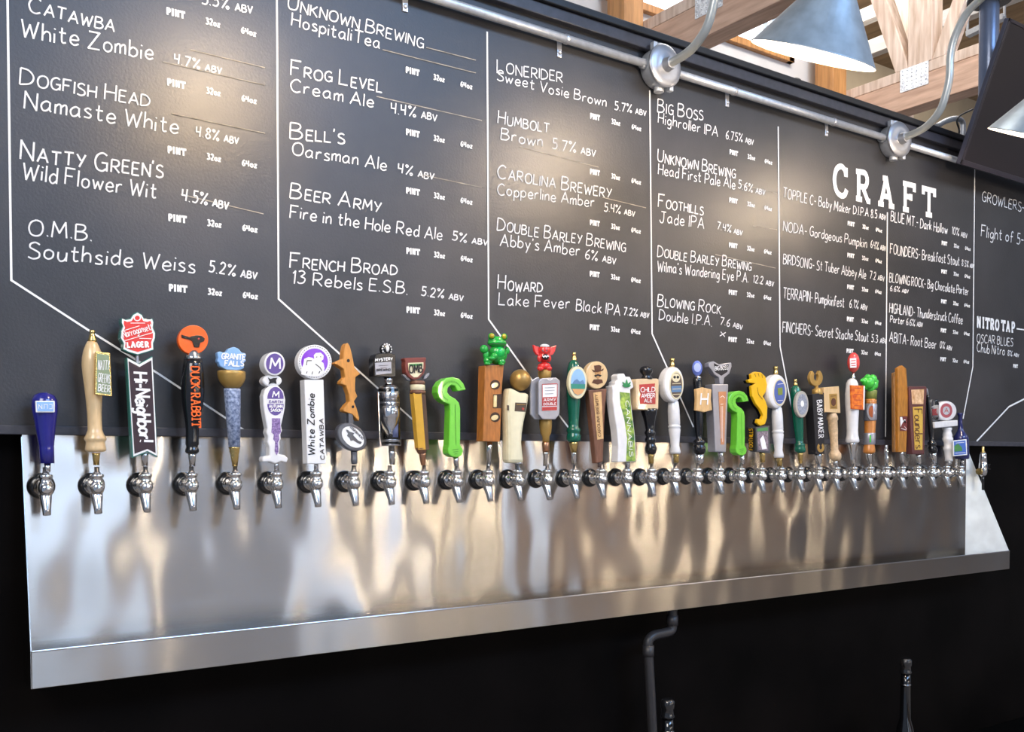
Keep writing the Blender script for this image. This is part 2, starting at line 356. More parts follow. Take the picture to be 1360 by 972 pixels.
# ================================================================== CHALKBOARD
cb = root('chalkboard', (2.6, 0, Z_BB), 'long charcoal chalkboard menu with white hand lettering above the row of taps', 'chalkboard')
CB0 = (2.6, 0, Z_BB)
MB().box((X0, 0, Z_BB), (X1, .05, Z_TRIM0)).build('board', BOARD, cb, CB0)
MB().box((X0, -.006, Z_BB - .002), (X1, 0, Z_BB + .018)).build('bottom_trim', BLACKTRIM, cb, CB0, .002)
MB().box((X0, -.022, Z_TRIM0), (X1, .05, Z_TRIM1)).build('top_trim', BLACKTRIM, cb, CB0, .003)
MB().box((X0, -.034, Z_TRIM1), (X1, .05, Z_TOP)).build('top_cap', BLACKEDGE, cb, CB0, .003)
YC = -.0012
def B(px, py): return P(px, py, YC)
def divider(pts, w=.0046):
    mb = MB(); ribbon(mb, [B(*p) for p in pts], w, (0, -1, 0)); mb.build('divider_line', PAINTW, cb, CB0)
divider([(9.5, -40), (15, 372), (120, 440), (210, 496), (327, 573)])
divider([(367.5, -40), (370, 397), (548, 557)]); divider([(647, 42), (649, 424), (704, 501), (756, 569)], .0052)
divider([(863, 120), (866, 443), (921, 567)], .0056); divider([(1033.5, 168), (1036, 460), (1052, 545)], .006)
divider([(1178.5, 282), (1176, 580)], .0065); divider([(1294.5, 225), (1292, 487), (1279, 556)], .007); divider([(1420, 500), (1340, 540), (1297, 586)], .0075)
divider([(1350, 436.5), (1420, 446)], .006)
K0 = P(52, 607).x
def kz(px): return 620 * (2543 - px) / 2487
def chalk_line(mb, s, a, b, h, sc=1.0, w=None):
    A = B(*a); Bp = B(*b); hh = h / kz(a[0])
    write(mb, s, A, Bp, hh, w or min(.0068, max(.0035, hh * .10)), sc)
def sizes(par, z_px, xs):
    z = B(*z_px).z
    for t, px, wpx in zip(('PINT', '32oz', '64oz'), xs[:3], xs[3:]):
        mb = MB(); c = B(px, z_px[1]); ww = (B(px + wpx / 2, 607).x - B(px - wpx / 2, 607).x) / 2; hh = .0135
        a = Vector((B(px, 607).x - ww, YC, z - hh / 2)); b = a + Vector((2 * ww, 0, 0))
        write(mb, t, a, b, hh, .0046 if t == 'PINT' else .0036, slab=True, gap=.25); mb.build('size_heading', PAINTW, par, CB0)
def entry(lines, z_px=None, xs=None):
    par = None
    for l in lines:
        mb = MB(); chalk_line(mb, *l)
        if par is None: par = mb.build('menu_entry', CHALK, cb, CB0)
        else: mb.build('strength_mark' if 'ABV' in l[0] and len(l[0]) < 10 else 'beer_line', CHALK, par, CB0)
    if z_px: sizes(par, z_px, xs)
C1 = (238, 287, 334, 23, 18, 19); C2 = (549, 584, 620, 17, 14, 15); C3 = (789, 816.6, 843.8, 12, 11, 12); C4 = (972, 995.4, 1018, 10.5, 9.5, 9.5)
C5 = (1127.5, 1146.7, 1164.5, 8.6, 8, 8); C6 = (1251, 1267, 1282, 7, 6.6, 7)
S = .74
entry([("5.5% ABV", (268, 5), (332, 17), 15)], (238, 18.5), C1)
entry([("CATAWBA", (37, 15), (150, 43), 21, S), ("White Zombie", (28, 48), (204, 80), 23), ("4.7% ABV", (231, 84), (291, 97), 13)], (238, 112), C1)
entry([("DOGFISH HEAD", (26, 112), (197, 141), 22, S), ("Namaste White", (32, 143), (236, 178), 23), ("4.8% ABV", (260, 181), (314, 191), 14)], (238, 201), C1)
entry([("NATTY GREEN'S", (27, 212), (215, 237), 25, .7), ("Wild Flower Wit", (30, 237), (207, 263), 22), ("4.5% ABV", (241, 266), (300, 277), 16)], (242, 291), C1)
entry([("O.M.B.", (38, 313), (121, 319), 21), ("Southside Weiss", (37, 342), (258, 362), 22), ("5.2% ABV", (277, 361), (338, 370), 15)], (242, 383.5), C1)
entry([("UNKNOWN BREWING", (382, 11), (561, 64), 18, .8), ("HospitaliTea", (387, 34), (504, 64), 17)], (549, 95), C2)
entry([("FROG LEVEL", (386, 100), (506, 122), 20, .68), ("Cream Ale", (385, 121), (496, 143), 17), ("4.4% ABV", (519, 150), (577, 160), 14)], (547.3, 176.6), C2)
entry([("BELL'S", (385, 184), (456, 192), 21, .66), ("Oarsman Ale", (388, 205), (513, 226), 17), ("4% ABV", (528, 229), (573, 238), 13)], (549.3, 254.4), C2)
entry([("BEER ARMY", (385, 263), (504, 282), 20, .7), ("Fire in the Hole Red Ale", (385, 289), (587, 319), 17), ("5% ABV", (600, 319), (644, 326), 12)], (548.4, 333.9), C2)
entry([("FRENCH BROAD", (385, 355), (526, 366), 20, .68), ("13 Rebels E.S.B.", (388, 376), (541, 391), 17), ("5.2% ABV", (559, 392), (612, 399), 12)], (549.5, 412), C2)
entry([("LONERIDER", (660, 96), (746, 109), 17, .8), ("Sweet Vosie Brown", (660, 107), (805, 142), 14), ("5.7% ABV", (816, 146), (856, 153), 11)], (789.3, 155), C3)
entry([("HUMBOLT", (661, 163), (728, 177), 17, .72), ("Brown", (665, 185), (720, 195), 15), ("5.7% ABV", (733, 198), (788, 207), 14)], (789, 228.6), C3)
entry([("CAROLINA BREWERY", (660, 236), (811, 263), 18, .74), ("Copperline Amber", (660, 258), (789, 275), 15), ("5.4% ABV", (802, 280), (841, 287), 11)], (788.5, 296), C3)
entry([("DOUBLE BARLEY BREWING", (660, 306), (830, 334), 17, .74), ("Abby's Amber", (664, 326), (769, 340), 16), ("6% ABV", (777, 344), (815, 350), 13)], (788.5, 364), C3)
entry([("HOWARD", (661, 384), (719, 389), 19, .66), ("Lake Fever", (662, 404), (756, 410), 16), ("Black IPA", (765, 412), (823, 419), 15), ("7.2% ABV", (828, 418), (860, 422), 10)], (787.3, 434.4), C3)
entry([("BIG BOSS", (873, 148), (933, 160), 17, .76), ("Highroller IPA", (874, 163), (953, 182), 14), ("6.75% ABV", (964, 184), (999, 192), 11)], (972, 202.2), C4)
entry([("UNKNOWN BREWING", (873, 214), (976, 237), 16, .76), ("Head First Pale Ale", (874, 231), (976, 251), 14), ("5.6% ABV", (980, 250), (1014, 259), 11)], (972, 266), C4)
entry([("FOOTHILLS", (874, 275), (933, 285), 17, .66), ("Jade IPA", (876, 295), (935, 304), 15), ("7.4% ABV", (952, 304), (984, 312), 10)], (972, 325.7), C4)
entry([("DOUBLE BARLEY BREWING", (873, 341), (997, 359), 15, .74), ("Wilma's Wandering Eye P.A.", (873, 360), (994, 375), 14), ("12.2 ABV", (1000, 375), (1026, 380), 10)], (972.7, 388.4), C4)
entry([("BLOWING ROCK", (873, 406), (956, 417), 16, .72), ("Double I.P.A.", (875, 425), (945, 433), 14), ("7.6 ABV", (956, 431), (984, 437), 10), ("X", (956, 446), (963, 447), 6)], (972, 450.7), C4)
entry([("TOPPLE C- Baby Maker", (1040, 262), (1129, 284), 13), ("D.I.P.A 8.5 ABV", (1133, 284), (1175, 292), 11)], (1127.8, 296.7), C5)
entry([("NODA- Gordgeous Pumpkin", (1040, 306), (1151, 329), 13), ("6.4% ABV", (1156, 329), (1175, 333), 10)], (1128, 339), C5)
entry([("BIRDSONG- St Tuber Abbey Ale", (1040, 350), (1150, 370), 13), ("7.2 ABV", (1155, 370), (1173, 373), 10)], (1127.8, 381), C5)
entry([("TERRAPIN- Pumpkinfest", (1040, 396), (1121, 408), 14), ("6.1% ABV", (1128, 408), (1150, 412), 11)], (1126.7, 423.6), C5)
entry([("FINCHERS- Secret Stache Stout", (1039, 441), (1153, 454), 14), ("5.3 ABV", (1157, 454), (1176, 456), 10)], (1126.7, 465.8), C5)
entry([("BLUE MT.- Dark Hollow", (1183, 293), (1258, 311), 13), ("10% ABV", (1264, 311), (1283, 316), 10)], (1251.4, 322.5), C6)
entry([("FOUNDERS- Breakfast Stout", (1182, 337), (1274, 353), 13), ("8.5% ABV", (1277, 353), (1293, 356), 8)], (1251.4, 360.4), C6)
entry([("BLOWING ROCK- Big Chocolate Porter", (1181, 374), (1286, 392), 12), ("6.6% ABV", (1182, 386), (1205, 389), 7)], (1251, 400), C6)
entry([("HIGHLAND- Thunderstruck Coffee", (1181, 415), (1278, 430), 13), ("Porter 6.6% ABV", (1182, 428), (1224, 434), 9)], (1250, 438.5), C6)
entry([("ABITA- Root Beer", (1181, 454), (1243, 463), 13), ("0% ABV", (1248, 462), (1263, 465), 9)], (1249, 476.7), C6)
entry([("GROWLERS- $", (1304, 267), (1368, 284), 13)]); entry([("Flight of 5- $", (1303, 314), (1368, 327), 15)])
entry([("OSCAR BLUES", (1297, 454), (1345, 460), 11), ("Chub Nitro", (1297, 467), (1334, 472), 12), ("8% ABV", (1338, 472), (1352, 474), 7)], (1347, 486), (1347, 1362, 1377, 6, 5.5, 5.5))
def heading(s, a, b, h, w):
    mb = MB(); write(mb, s, B(*a), B(*b), h, w, slab=True, gap=.52 if h > .08 else .3); o = mb.build('heading', PAINTW, cb, CB0); o['label'] = 'large white slab-serif heading' if h > .08 else 'small white slab-serif heading'
heading("CRAFT", (1107, 257.5), (1241, 288), .108, .021)
heading("NITRO TAP", (1297.5, 434), (1347, 441), .042, .011)
for a, b in (((216, 82), (352, 113)), ((253, 66), (352, 90)), ((228, 151), (352, 177)), ((508, 66), (632, 97)), ((566, 63), (632, 80)), ((690, 195), (795, 222)), ((985, 245), (1032, 257)), ((1000, 300), (1032, 305)),
             ((560, 232), (640, 249)), ((240, 258), (350, 284)), ((500, 128), (640, 160)), ((800, 262), (858, 276)), ((950, 338), (1030, 356))):
    gl = MB(); ribbon(gl, [B(*a), B(*b)], .0022, (0, -1, 0)); gl.build('guide_line', CHALKDIM, cb, CB0)

# ================================================================== STEEL SPLASH AND DRIP TRAY
YS = .004; XL, XR = .340, 3.987; XL2, XR2 = .342, 4.10
Z_LT, Z_LB, YL = 1.1465, 1.0675, -.084
sp = root('drip_tray_splash', (2.15, 0, Z_LB), 'long brushed steel splash panel with drip tray below the taps', 'drip tray')
SP0 = (2.15, 0, Z_LB)
def with_uv(o):
    me = o.data; uv = me.uv_layers.new(name='UVMap')
    for p in me.polygons:
        for li in p.loop_indices:
            c = me.vertices[me.loops[li].vertex_index].co
            uv.data[li].uv = (c.x, c.z + c.y) if abs(p.normal.x) < .7 else (c.y, c.z)
    return o
xr = P(1340, 732, YL).x
with_uv(MB().box((XL, YS, Z_LB + .01), (XR, YS + .012, Z_BB - .001)).build('back_panel', STEEL, sp, SP0))
with_uv(MB().box((XL + .001, YL + .002, Z_LB + .004), (xr - .001, YS, Z_LB + .010)).build('tray_floor', STEEL_LIP, sp, SP0))
with_uv(MB().box((XL - .001, YL - .004, Z_LB), (xr, YL, Z_LT)).build('front_lip', STEEL_LIP, sp, SP0, .0015))
hl = MB().box((XL, YL - .005, Z_LT - .003), (xr, YL + .003, Z_LT + .001)); with_uv(hl.build('rolled_edge', CHROME2, sp, SP0, .001))
def endp(xw, xf, dirn):
    m = MB(); t = .002
    m.prism([(xw, YS, Z_BB - .006), (xw, YS, Z_LB), (xf, YL, Z_LB), (xf, YL, Z_LT)], (t * dirn, 0, 0))
    return m
with_uv(endp(XL, XL, -1).build('end_panel', STEEL_LIP, sp, SP0))
m = MB(); m.prism([(XR, YS, Z_BB - .006), (XR, YS, Z_LB), (xr - .002, YL, Z_LB), (xr - .002, YL, Z_LT)], (.002, 0, 0))
with_uv(m.build('end_panel', mat('light_galvanized_panel', (.78, .83, .84), .35, .5, noise=.15, nscale=8), sp, SP0))  # steel end panel; its bright reflection is put into a paler, less metallic colour
# ================================================================== CONDUIT AND LAMPS
ZCON = 2.775; XBOX = (.923, 2.165, 3.407)
cn = MB(); xs = [X0 + .02] + list(XBOX) + [5.5]
for a, b in zip(xs[:-1], xs[1:]): cn.tube([(a + .03, -.028, ZCON), (b - .03, -.028, ZCON)], .0125, 14)
cno = cn.build('conduit', GALV, None, (X0, -.028, ZCON)); tag(cno, 'grey metal conduit pipe running along the top of the chalkboard', 'pipe')
st = MB()
for px, py in ((540, 9), (745, 68), (968, 133), (1100, 169)):
    x = P(px, py, -.01).x
    m = MB(); m.box((x - .008, -.004, ZCON - .045), (x + .008, 0, ZCON + .014)); m.tube([(x, -.028, ZCON), (x + .012, -.028, ZCON)], .0145, 12); m.ball((x, -.006, ZCON - .032), (.006, .004, .006))
    m.build('conduit_strap', mat('bright_zinc', (.7, .7, .72), .3, .8), cno, (X0, -.028, ZCON), .001)
ARM = [(-.075, 2.776), (-.091, 2.776), (-.166, 2.787), (-.226, 2.827), (-.254, 2.885), (-.268, 2.945), (-.270, 3.015), (-.287, 3.077), (-.325, 3.135), (-.375, 3.167), (-.46, 3.19), (-.59, 3.185), (-.70, 3.12), (-.755, 3.02), (-.762, 2.95), (-.745, 2.885), (-.72, 2.845)]
MOUTH = Vector((0, -.616, 2.622)); AX = Vector((0, math.sin(.42), -math.cos(.42))); APEX = MOUTH - AX * .205
def lamp(xb, label, yaw=0):
    r = root('gooseneck_lamp', (xb, 0, ZCON), label, 'lamp', 'gooseneck lamps over the chalkboard'); R0 = Vector((0, 0, ZCON))
    r.rotation_euler = (0, 0, yaw)
    b = MB(); b.rings([[Vector((.062 * k * math.cos(t), y, ZCON + .062 * k * math.sin(t))) for t in [2 * math.pi * i / 20 for i in range(20)]] for y, k in ((-.001, .96), (-.046, 1.0))])
    for t in (0, math.pi / 2, math.pi, 3 * math.pi / 2): b.tube([(.055 * math.cos(t), -.024, ZCON + .055 * math.sin(t)), (.075 * math.cos(t), -.024, ZCON + .075 * math.sin(t))], .016, 10)
    for t in (2.2, 5.3): b.box((.06 * math.cos(t) - .008, -.048, ZCON + .07 * math.sin(t) - .012), (.06 * math.cos(t) + .008, -.03, ZCON + .07 * math.sin(t) + .012))
    b.build('junction_box', GALV, r, R0, .002)
    c = MB(); c.rings([[Vector((k * math.cos(t), y, ZCON + k * math.sin(t))) for t in [2 * math.pi * i / 24 for i in range(24)]] for y, k in ((-.046, .066), (-.054, .067), (-.058, .060), (-.060, .040), (-.060, .022), (-.085, .019))])
    c.build('box_cover', mat('pale_cover', (.42, .43, .46), .32, .75), r, R0, .001)
    MB().tube(smooth([(0, y, z) for y, z in ARM], 5), .0135, 14).build('gooseneck_arm', mat('brushed_nickel_arm', (.62, .63, .59), .36, .6), r, R0)
    u = Vector((1, 0, 0)); w = AX.cross(u); hl_ = (MOUTH - APEX).length
    def circ(t, rad): return [APEX + AX * (t * hl_) + (u * math.cos(a) + w * math.sin(a)) * rad for a in [2 * math.pi * i / 40 for i in range(40)]]
    s = MB(); s.rings([circ(.04, .030), circ(.10, .041), circ(.16, .046), circ(1.0, .166), circ(1.01, .169), circ(1.02, .168)], caps=False)
    s.build('lamp_shade', SHADE, r, R0)
    s2 = MB(); s2.rings([circ(1.02, .168), circ(1.0, .164), circ(.18, .045), circ(.12, .03)], caps=False); s2.build('shade_lining', SHADEIN, r, R0)
    s3 = MB(); s3.tube([APEX - AX * .05, APEX + AX * .01, APEX + AX * .06], [.020, .026, .032], 18); s3.build('socket', GALV, r, R0)
    s4 = MB(); bc = APEX + AX * (.58 * hl_); s4.ball(bc, .034); s4.build('bulb', mat('warm_bulb', (1, .9, .8), .4, emit=((1, .8, .55), 12)), r, R0)
    ld = bpy.data.lights.new('bulb_light', 'POINT'); ld.energy = BULB_W; ld.color = BULB_COL; ld.shadow_soft_size = .025
    lo = bpy.data.objects.new('bulb_light', ld); COL.objects.link(lo); lo.parent = r; lo.location = bc + AX * .065 - R0
    lo.rotation_euler = AX.to_track_quat('-Z', 'Y').to_euler()
lamp(XBOX[0], 'gooseneck lamp nearest the left end of the conduit'); lamp(XBOX[1], 'galvanized gooseneck lamp with its whole cone shade in view, second along the conduit')
lamp(XBOX[2], 'gooseneck lamp in front of the hanging television, shade cut by the right edge', -.09)
# ================================================================== TELEVISION
TVX, TVY, TVZ = 3.739, -.1, 2.725
tilt = math.atan2(.19, .50); up_ = Vector((0, -math.sin(tilt), math.cos(tilt))); nrm = Vector((0, -math.cos(tilt), -math.sin(tilt)))
def tvp(u, v, n): return Vector((TVX, TVY, TVZ)) + Vector((1, 0, 0)) * u + up_ * v + nrm * n
tv = root('television', (TVX + .47, TVY, TVZ), 'black flat television tilted down, hung at the right end of the chalkboard', 'television'); TV0 = (TVX + .47, TVY, TVZ)
W_, H_ = .95, .545
m = MB(); m.prism([tvp(0, 0, 0), tvp(W_, 0, 0), tvp(W_, H_, 0), tvp(0, H_, 0)], nrm * -.022); m.build('housing', mat('grey_plastic_edge', (.05, .05, .075), .35), tv, TV0, .004)
m = MB(); b_ = .012
for q in ((0, 0, W_, b_ * 1.6), (0, H_ - b_, W_, H_), (0, 0, b_, H_), (W_ - b_, 0, W_, H_)): m.prism([tvp(q[0], q[1], .004), tvp(q[2], q[1], .004), tvp(q[2], q[3], .004), tvp(q[0], q[3], .004)], nrm * -.006)
m.build('bezel', mat('dark_bezel', (.035, .028, .035), .3), tv, TV0, .001)
m = MB(); m.prism([tvp(b_, b_ * 1.6, .001), tvp(W_ - b_, b_ * 1.6, .001), tvp(W_ - b_, H_ - b_, .001), tvp(b_, H_ - b_, .001)], nrm * -.002); m.build('screen', mat('unlit_screen', (.012, .007, .009), .45, noise=.2, nscale=300), tv, TV0)
pt = P(1351, 25, -.24); px_ = pt.x
mo = MB(); mo.tube([(px_, -.125, 3.02), (px_, -.125, 3.42)], .038, 20); mo.box((px_ - .03, -.150, 2.93), (px_ + .1, -.110, 3.1)); mo.build('mount_pole', mat('blue_grey_pole', (.16, .19, .27), .3, .5), tv, TV0, .003)
mo = MB(); mo.tube([(px_, -.125, 3.40), (px_, -.125, 3.425), (px_, -.125, 3.43), (px_, -.125, 3.46)], [.085, .085, .06, .05], 28); mo.tube([(px_, -.125, 3.44), (px_, -.125, 6.2)], .03, 16); mo.build('mount_collar', mat('black_mount', (.02, .02, .025), .25, coat=.4), tv, TV0)
# conduit bend and cable behind the television
xb_ = 3.86
m = MB(); yy = .1
m.tube(smooth([P(1243, 168, yy), P(1258, 160, yy), P(1270, 157.5, yy), P(1278, 162, yy), P(1279, 175, yy), P(1277, 200, yy)], 5), .012, 12)
tag(m.build('conduit_bend', GALV, None, P(1277, 200, yy)), 'bent grey conduit stub standing on the partition beside the television', 'pipe')
m = MB(); m.tube(smooth([P(1292, 145, yy - .03), P(1276, 153, yy - .03), P(1271, 161, yy - .03), P(1274, 174, yy - .03), P(1271, 188, yy - .03)], 5), .004, 8)
tag(m.build('cable', mat('black_cable', (.01, .01, .012), .5), None, P(1272, 190, yy - .03)), 'thin black cable looping behind the television', 'cable')
m = MB(); q = P(1057, 112, .12); m.ball(q, (.024, .024, .024)); m.tube([q, q + Vector((.10, 0, -.06)), q + Vector((.12, 0, -.14))], .006, 8)
m.box((q.x + .09, q.y - .03, Z_TOP - .001), (q.x + .15, q.y + .03, Z_TOP + .006))
tag(m.build('microphone', mat('black_cable', (.01, .01, .012), .5), None, (q.x, q.y, Z_TOP)), 'small black gooseneck microphone on top of the partition', 'microphone')
# ================================================================== TIMBER ROOF
for k, (x, xl) in enumerate(((4.19, 'roof truss nearest the left lamp'), (6.21, 'roof truss ending at the right post, its zinc gusset plate in view'))):
    t = root('roof_truss', (x, 2.3, 3.98), ('timber ' + xl), 'truss', 'timber roof trusses'); T0 = (x, 2.3, 3.98); th = .15
    MB().box((x, -3.2, 3.98), (x + th, 2.33, 4.185)).build('bottom_chord', WOODB, t, T0, .004)
    MB().box((x + .005, -3.2, 4.19), (x + th - .005, 2.36, 4.262)).build('chord_plate', WOODP, t, T0, .004)
    MB().prism([(x, 1.76, 4.262), (x, 1.58, 4.262), (x, 1.58, 6.18), (x, 1.76, 6.18)], (.13, 0, 0)).build('king_post', WOODP, t, T0, .004)
    MB().prism([(x + .004, 1.86, 4.262), (x + .004, 1.755, 4.262), (x + .004, 2.40, 6.18), (x + .004, 2.54, 6.18)], (.12, 0, 0)).build('web_brace', WOODP, t, T0, .004)
    MB().prism([(x + .004, 1.58, 4.262), (x + .004, 1.49, 4.262), (x + .004, .62, 6.18), (x + .004, .78, 6.18)], (.12, 0, 0)).build('web_brace', WOODP, t, T0, .004)
    g = MB(); g.box((x - .004, 1.60, 4.105), (x, 1.815, 4.262))
    for i in range(6):
        for j in range(6): g.ball((x - .004, 1.617 + i * .036, 4.118 + j * .026), (.004, .006, .006), seg=6, ring=4)
    g.build('gusset_plate', GUSSET, t, T0)
for x, s_ in ((4.03, 'left of the window'), (6.05, 'carrying the right roof truss')):
    tag(MB().box((x, 2.26, 0), (x + .16, 2.42, 4.7 if x > 5 else 6.2)).build('timber_post', WOODPOST, None, (x + .08, 2.34, 0), .005), 'orange square timber post ' + s_, 'post', 'timber posts')
for qs, where in ((((1148, 54), (1178, 45), (1178, 64), (1150, 74)), 'lower'), (((1143, 12), (1156, 7), (1157, 24), (1145, 30)), 'upper')):
    XP = 8.3; pts = [PX(*q, XP) for q in qs]; zt = sum(p.z for p in pts[:2]) / 2; zb = sum(p.z for p in pts[2:]) / 2
    tag(MB().box((XP, 1.4, zb), (XP + .1, 4.8, zt)).build('timber_rail', mat('whitewashed_timber', (.66, .63, .60), .7, noise=.12, nscale=3, stretch=(8, 1, 8)), None, (XP, 4.8, zb), .004), where + ' pale timber rail seen through the roof truss webs', 'rail', 'pale rails behind the trusses')
tag(MB().box((8.1, 3.0, 3.99), (8.2, 3.12, 6.2)).build('timber_stud', WOODP, None, (8.15, 3.06, 3.99), .004), 'slim pale timber stud behind the right roof truss', 'stud')
# strut channel seen beside the television pole
m = MB(); a = PX(1285, 46, 8.0); b = PX(1334, 22, 8.0); m.bar(a, b, .06, .045)
for q in (a, b): m.box((q.x - .008, q.y - .008, q.z), (q.x + .008, q.y + .008, 6.2))
tag(m.build('strut_channel', GALV, None, a), 'slotted grey strut channel beside the television pole', 'channel')

# ================================================================== TAPS
Z_F = 1.487
def circle_rings(prof, seg=24):   # around the -y axis at the flange centre
    return [[Vector((r * math.cos(t), y, r * math.sin(t))) for t in [2 * math.pi * i / seg for i in range(seg)]] for y, r in prof]
fl = MB(); fl.rings(circle_rings([(0, .0285), (-.003, .0285), (-.006, .0275), (-.011, .024), (-.0145, .018), (-.015, .012)])); FLANGE = fl.build('flange', DARKCHROME)
nu = MB(); nu.rings(circle_rings([(-.012, .0195), (-.025, .0195), (-.027, .0165), (-.040, .0145), (-.048, .0125)], 18)); SHANK = nu.build('shank', CHROME)
bd = MB(); bd.tube([(0, -.055, z) for z in (-.019, -.014, -.005, .005, .009, .0105, .0185, .0195, .0250, .027)], [.009, .013, .0162, .0162, .0136, .0120, .0120, .0146, .0146, .0105], 20)
bd.ball((0, -.066, -.004), (.0125, .0095, .0125)); BODY = bd.build('faucet_body', CHROME)
so = MB(); so.tube([(0, -.042, .003), (0, -.047, -.012), (0, -.054, -.026), (0, -.060, -.040), (0, -.0635, -.050), (0, -.066, -.0595)], [.0115, .0135, .0122, .0098, .0086, .0082], 18); SPOUT = so.build('spout', CHROME2)
le = MB(); le.tube([(0, -.055, .026), (0, -.055, .030), (0, -.055, .031), (0, -.055, .042)], [.0085, .0075, .0055, .0055], 12); LEVER = le.build('lever', mat('dark_steel', (.22, .21, .21), .3, .9))
PROTO = [FLANGE, SHANK, BODY, SPOUT, LEVER]; USED = [False]
YH = -.055
class Tap:
    def __init__(s, i, K, label):
        sx, ox, oy = K
        s.c = lambda x, y: (ox + x / sx, oy + y / sx)
        s.sx = sx
        s.x = .376 + .10228 * i
        s.org = Vector((s.x, YS, Z_F))
        s.r = root('beer_tap', s.org, label, 'beer tap', 'beer taps along the steel splash')
        for p in PROTO:
            if not USED[0]: o = p
            else: o = p.copy(); COL.objects.link(o)
            o.parent = s.r; o.location = (0, 0, 0)
        USED[0] = True
        s.h = None; s.n = 0
    def p(s, x, y, yy=None): return P(*s.c(x, y), YH if yy is None else yy)
    def rad(s, x, y, hw):
        q = s.p(x, y); px = s.c(x, y)[0]; z = depth(q); return hw / s.sx * z / F_PX / math.sqrt(1 + ((px - CX) / F_PX) ** 2)
    def put(s, name, mb, mats, bevel=0, top=False, label=None):
        if s.h is None or top:
            o = mb.build(name, mats, s.r, s.org, bevel)
            if s.h is None and not top: s.h = o
        else: o = mb.build(name, mats, s.h, s.org, bevel)
        if label: o['label'] = label
        return o
    def lathe(s, name, mats, axis, prof, seg=20, top=False, smooth_=True, mis=None, fa=1.0):
        """axis ((x,y),(x,y)) in photo detail coordinates, prof [(y, half width)]"""
        (xa, ya), (xb, yb) = axis; mb = MB(); out = []
        for y, hw in prof:
            x = xa + (xb - xa) * (y - ya) / (yb - ya) if yb != ya else xa
            q = s.p(x, y); r = s.rad(x, y, hw)
            out.append([q + Vector((r * math.cos(t), fa * r * math.sin(t), 0)) for t in [2 * math.pi * (k + .5) / seg for k in range(seg)]])
        mb.rings(out, 0, smooth_, mis=mis); return s.put(name, mb, mats, 0, top)
    def front(s, x, y, hw): return YH - s.rad(x, y, hw)
    def plate(s, name, mats, pts, t, yy, bevel=.0015, top=False, label=None, cur=0):
        """an outline cut from a board: front face at yy, thickness t"""
        if cur: pts = [(v.x, v.y) for v in smooth([(a, b, 0) for a, b in pts], cur, True)]
        mb = MB(); mb.prism([s.p(x, y, yy) for x, y in pts], (0, t, 0)); return s.put(name, mb, mats, bevel, top, label)
    def ell(s, name, mats, cx, cy, rx, ry, t, yy, bevel=.0015, rot=0, top=False, n=32):
        c, n_ = math.cos(rot), math.sin(rot)
        return s.plate(name, mats, [(cx + rx * math.cos(a) * c - ry * math.sin(a) * n_, cy + rx * math.cos(a) * n_ + ry * math.sin(a) * c) for a in [2 * math.pi * k / n for k in range(n)]], t, yy, bevel, top)
    def text(s, mats, txt, a, b, h, yy, w=.0016, slab=False, name='lettering', gap=.2, sc=1.0):
        mb = MB(); A = s.p(*a, yy); Bq = s.p(*b, yy)
        hm = h / s.sx * depth(A) / F_PX
        d = (Bq - A).normalized()
        if abs(d.z) > .7: hm *= 1 / max(.35, (2543 - s.c(*a)[0]) * math.sin(PHI) / F_PX)
        write(mb, txt, A, Bq, hm, w, sc, slab, gap=gap); return s.put(name, mb, mats)
    def lines(s, mats, strokes, yy, w, name='motif'):
        mb = MB()
        for st in strokes: ribbon(mb, [s.p(*q, yy) for q in st], w, (0, -1, 0))
        return s.put(name, mb, mats)
    def ferrule(s, mats, axis, prof): return s.lathe('ferrule', mats, axis, prof, 16, top=True)
K0_ = (3.238, 0, 400); K1_ = (4.631, 90, 410); K2_ = (4.982, 225, 425); K3_ = (5.5545, 335, 450); K4_ = (5.714, 440, 450); K5_ = (3.736, 580, 430); K6_ = (5.25, 630, 435)
K7_ = (4.228, 740, 450); K8_ = (4.417, 880, 460); K9_ = (4.627, 1040, 450); K10_ = (4.861, 1160, 460); K11_ = (6.07, 1200, 500)
def gloss(n, h, r=.25, **k): return mat(n, hx(h), r, coat=.4, **k)
WHITE = gloss('white_enamel', 'e8e6e6'); BLACK = gloss('black_enamel', '121216', .2); MATTEBLACK = mat('matte_black', hx('17151a'), .55); NAVY = gloss('navy_enamel', '23237a', .18); GREENB = gloss('bottle_green', '0c5a45', .2)
LIME = gloss('lime_plastic', '6cc83a', .3); RED = gloss('red_enamel', 'd8322f'); TEAL = gloss('teal_border', '3c7a70'); MAROON = mat('maroon_face', hx('35232b'), .65); ORANGE = gloss('orange_enamel', 'f2620c', .35)
PURPLE = gloss('purple_print', '5e4a93'); VIOLET = gloss('violet_print', '7a2cc4'); CREAM = gloss('cream_resin', 'e2d8b4'); TANW = mat('light_wood', hx('d8b07a'), .45, noise=.15, nscale=40, stretch=(6, 6, 1)); OAK = mat('oak_block', hx('a8692f'), .45, noise=.22, nscale=30, stretch=(5, 5, 1))
MAPLE = mat('maple', hx('d9b98a'), .3, noise=.08, nscale=25, stretch=(5, 5, 1), coat=.5); BROWN = mat('brown_wood', hx('6f4a38'), .5, noise=.2, nscale=30, stretch=(6, 6, 1)); SHARK = mat('orange_cut_wood', hx('c88a40'), .45, noise=.12, nscale=30, stretch=(6, 6, 1))
GREY = gloss('grey_resin', '8a8a90', .4); DGREY = gloss('dark_grey_resin', '4c4c52', .4); GOLD = mat('gold_paint', hx('b38f4e'), .35, .4); SILVER = mat('silver_paint', hx('a9a9b2'), .35, .6)
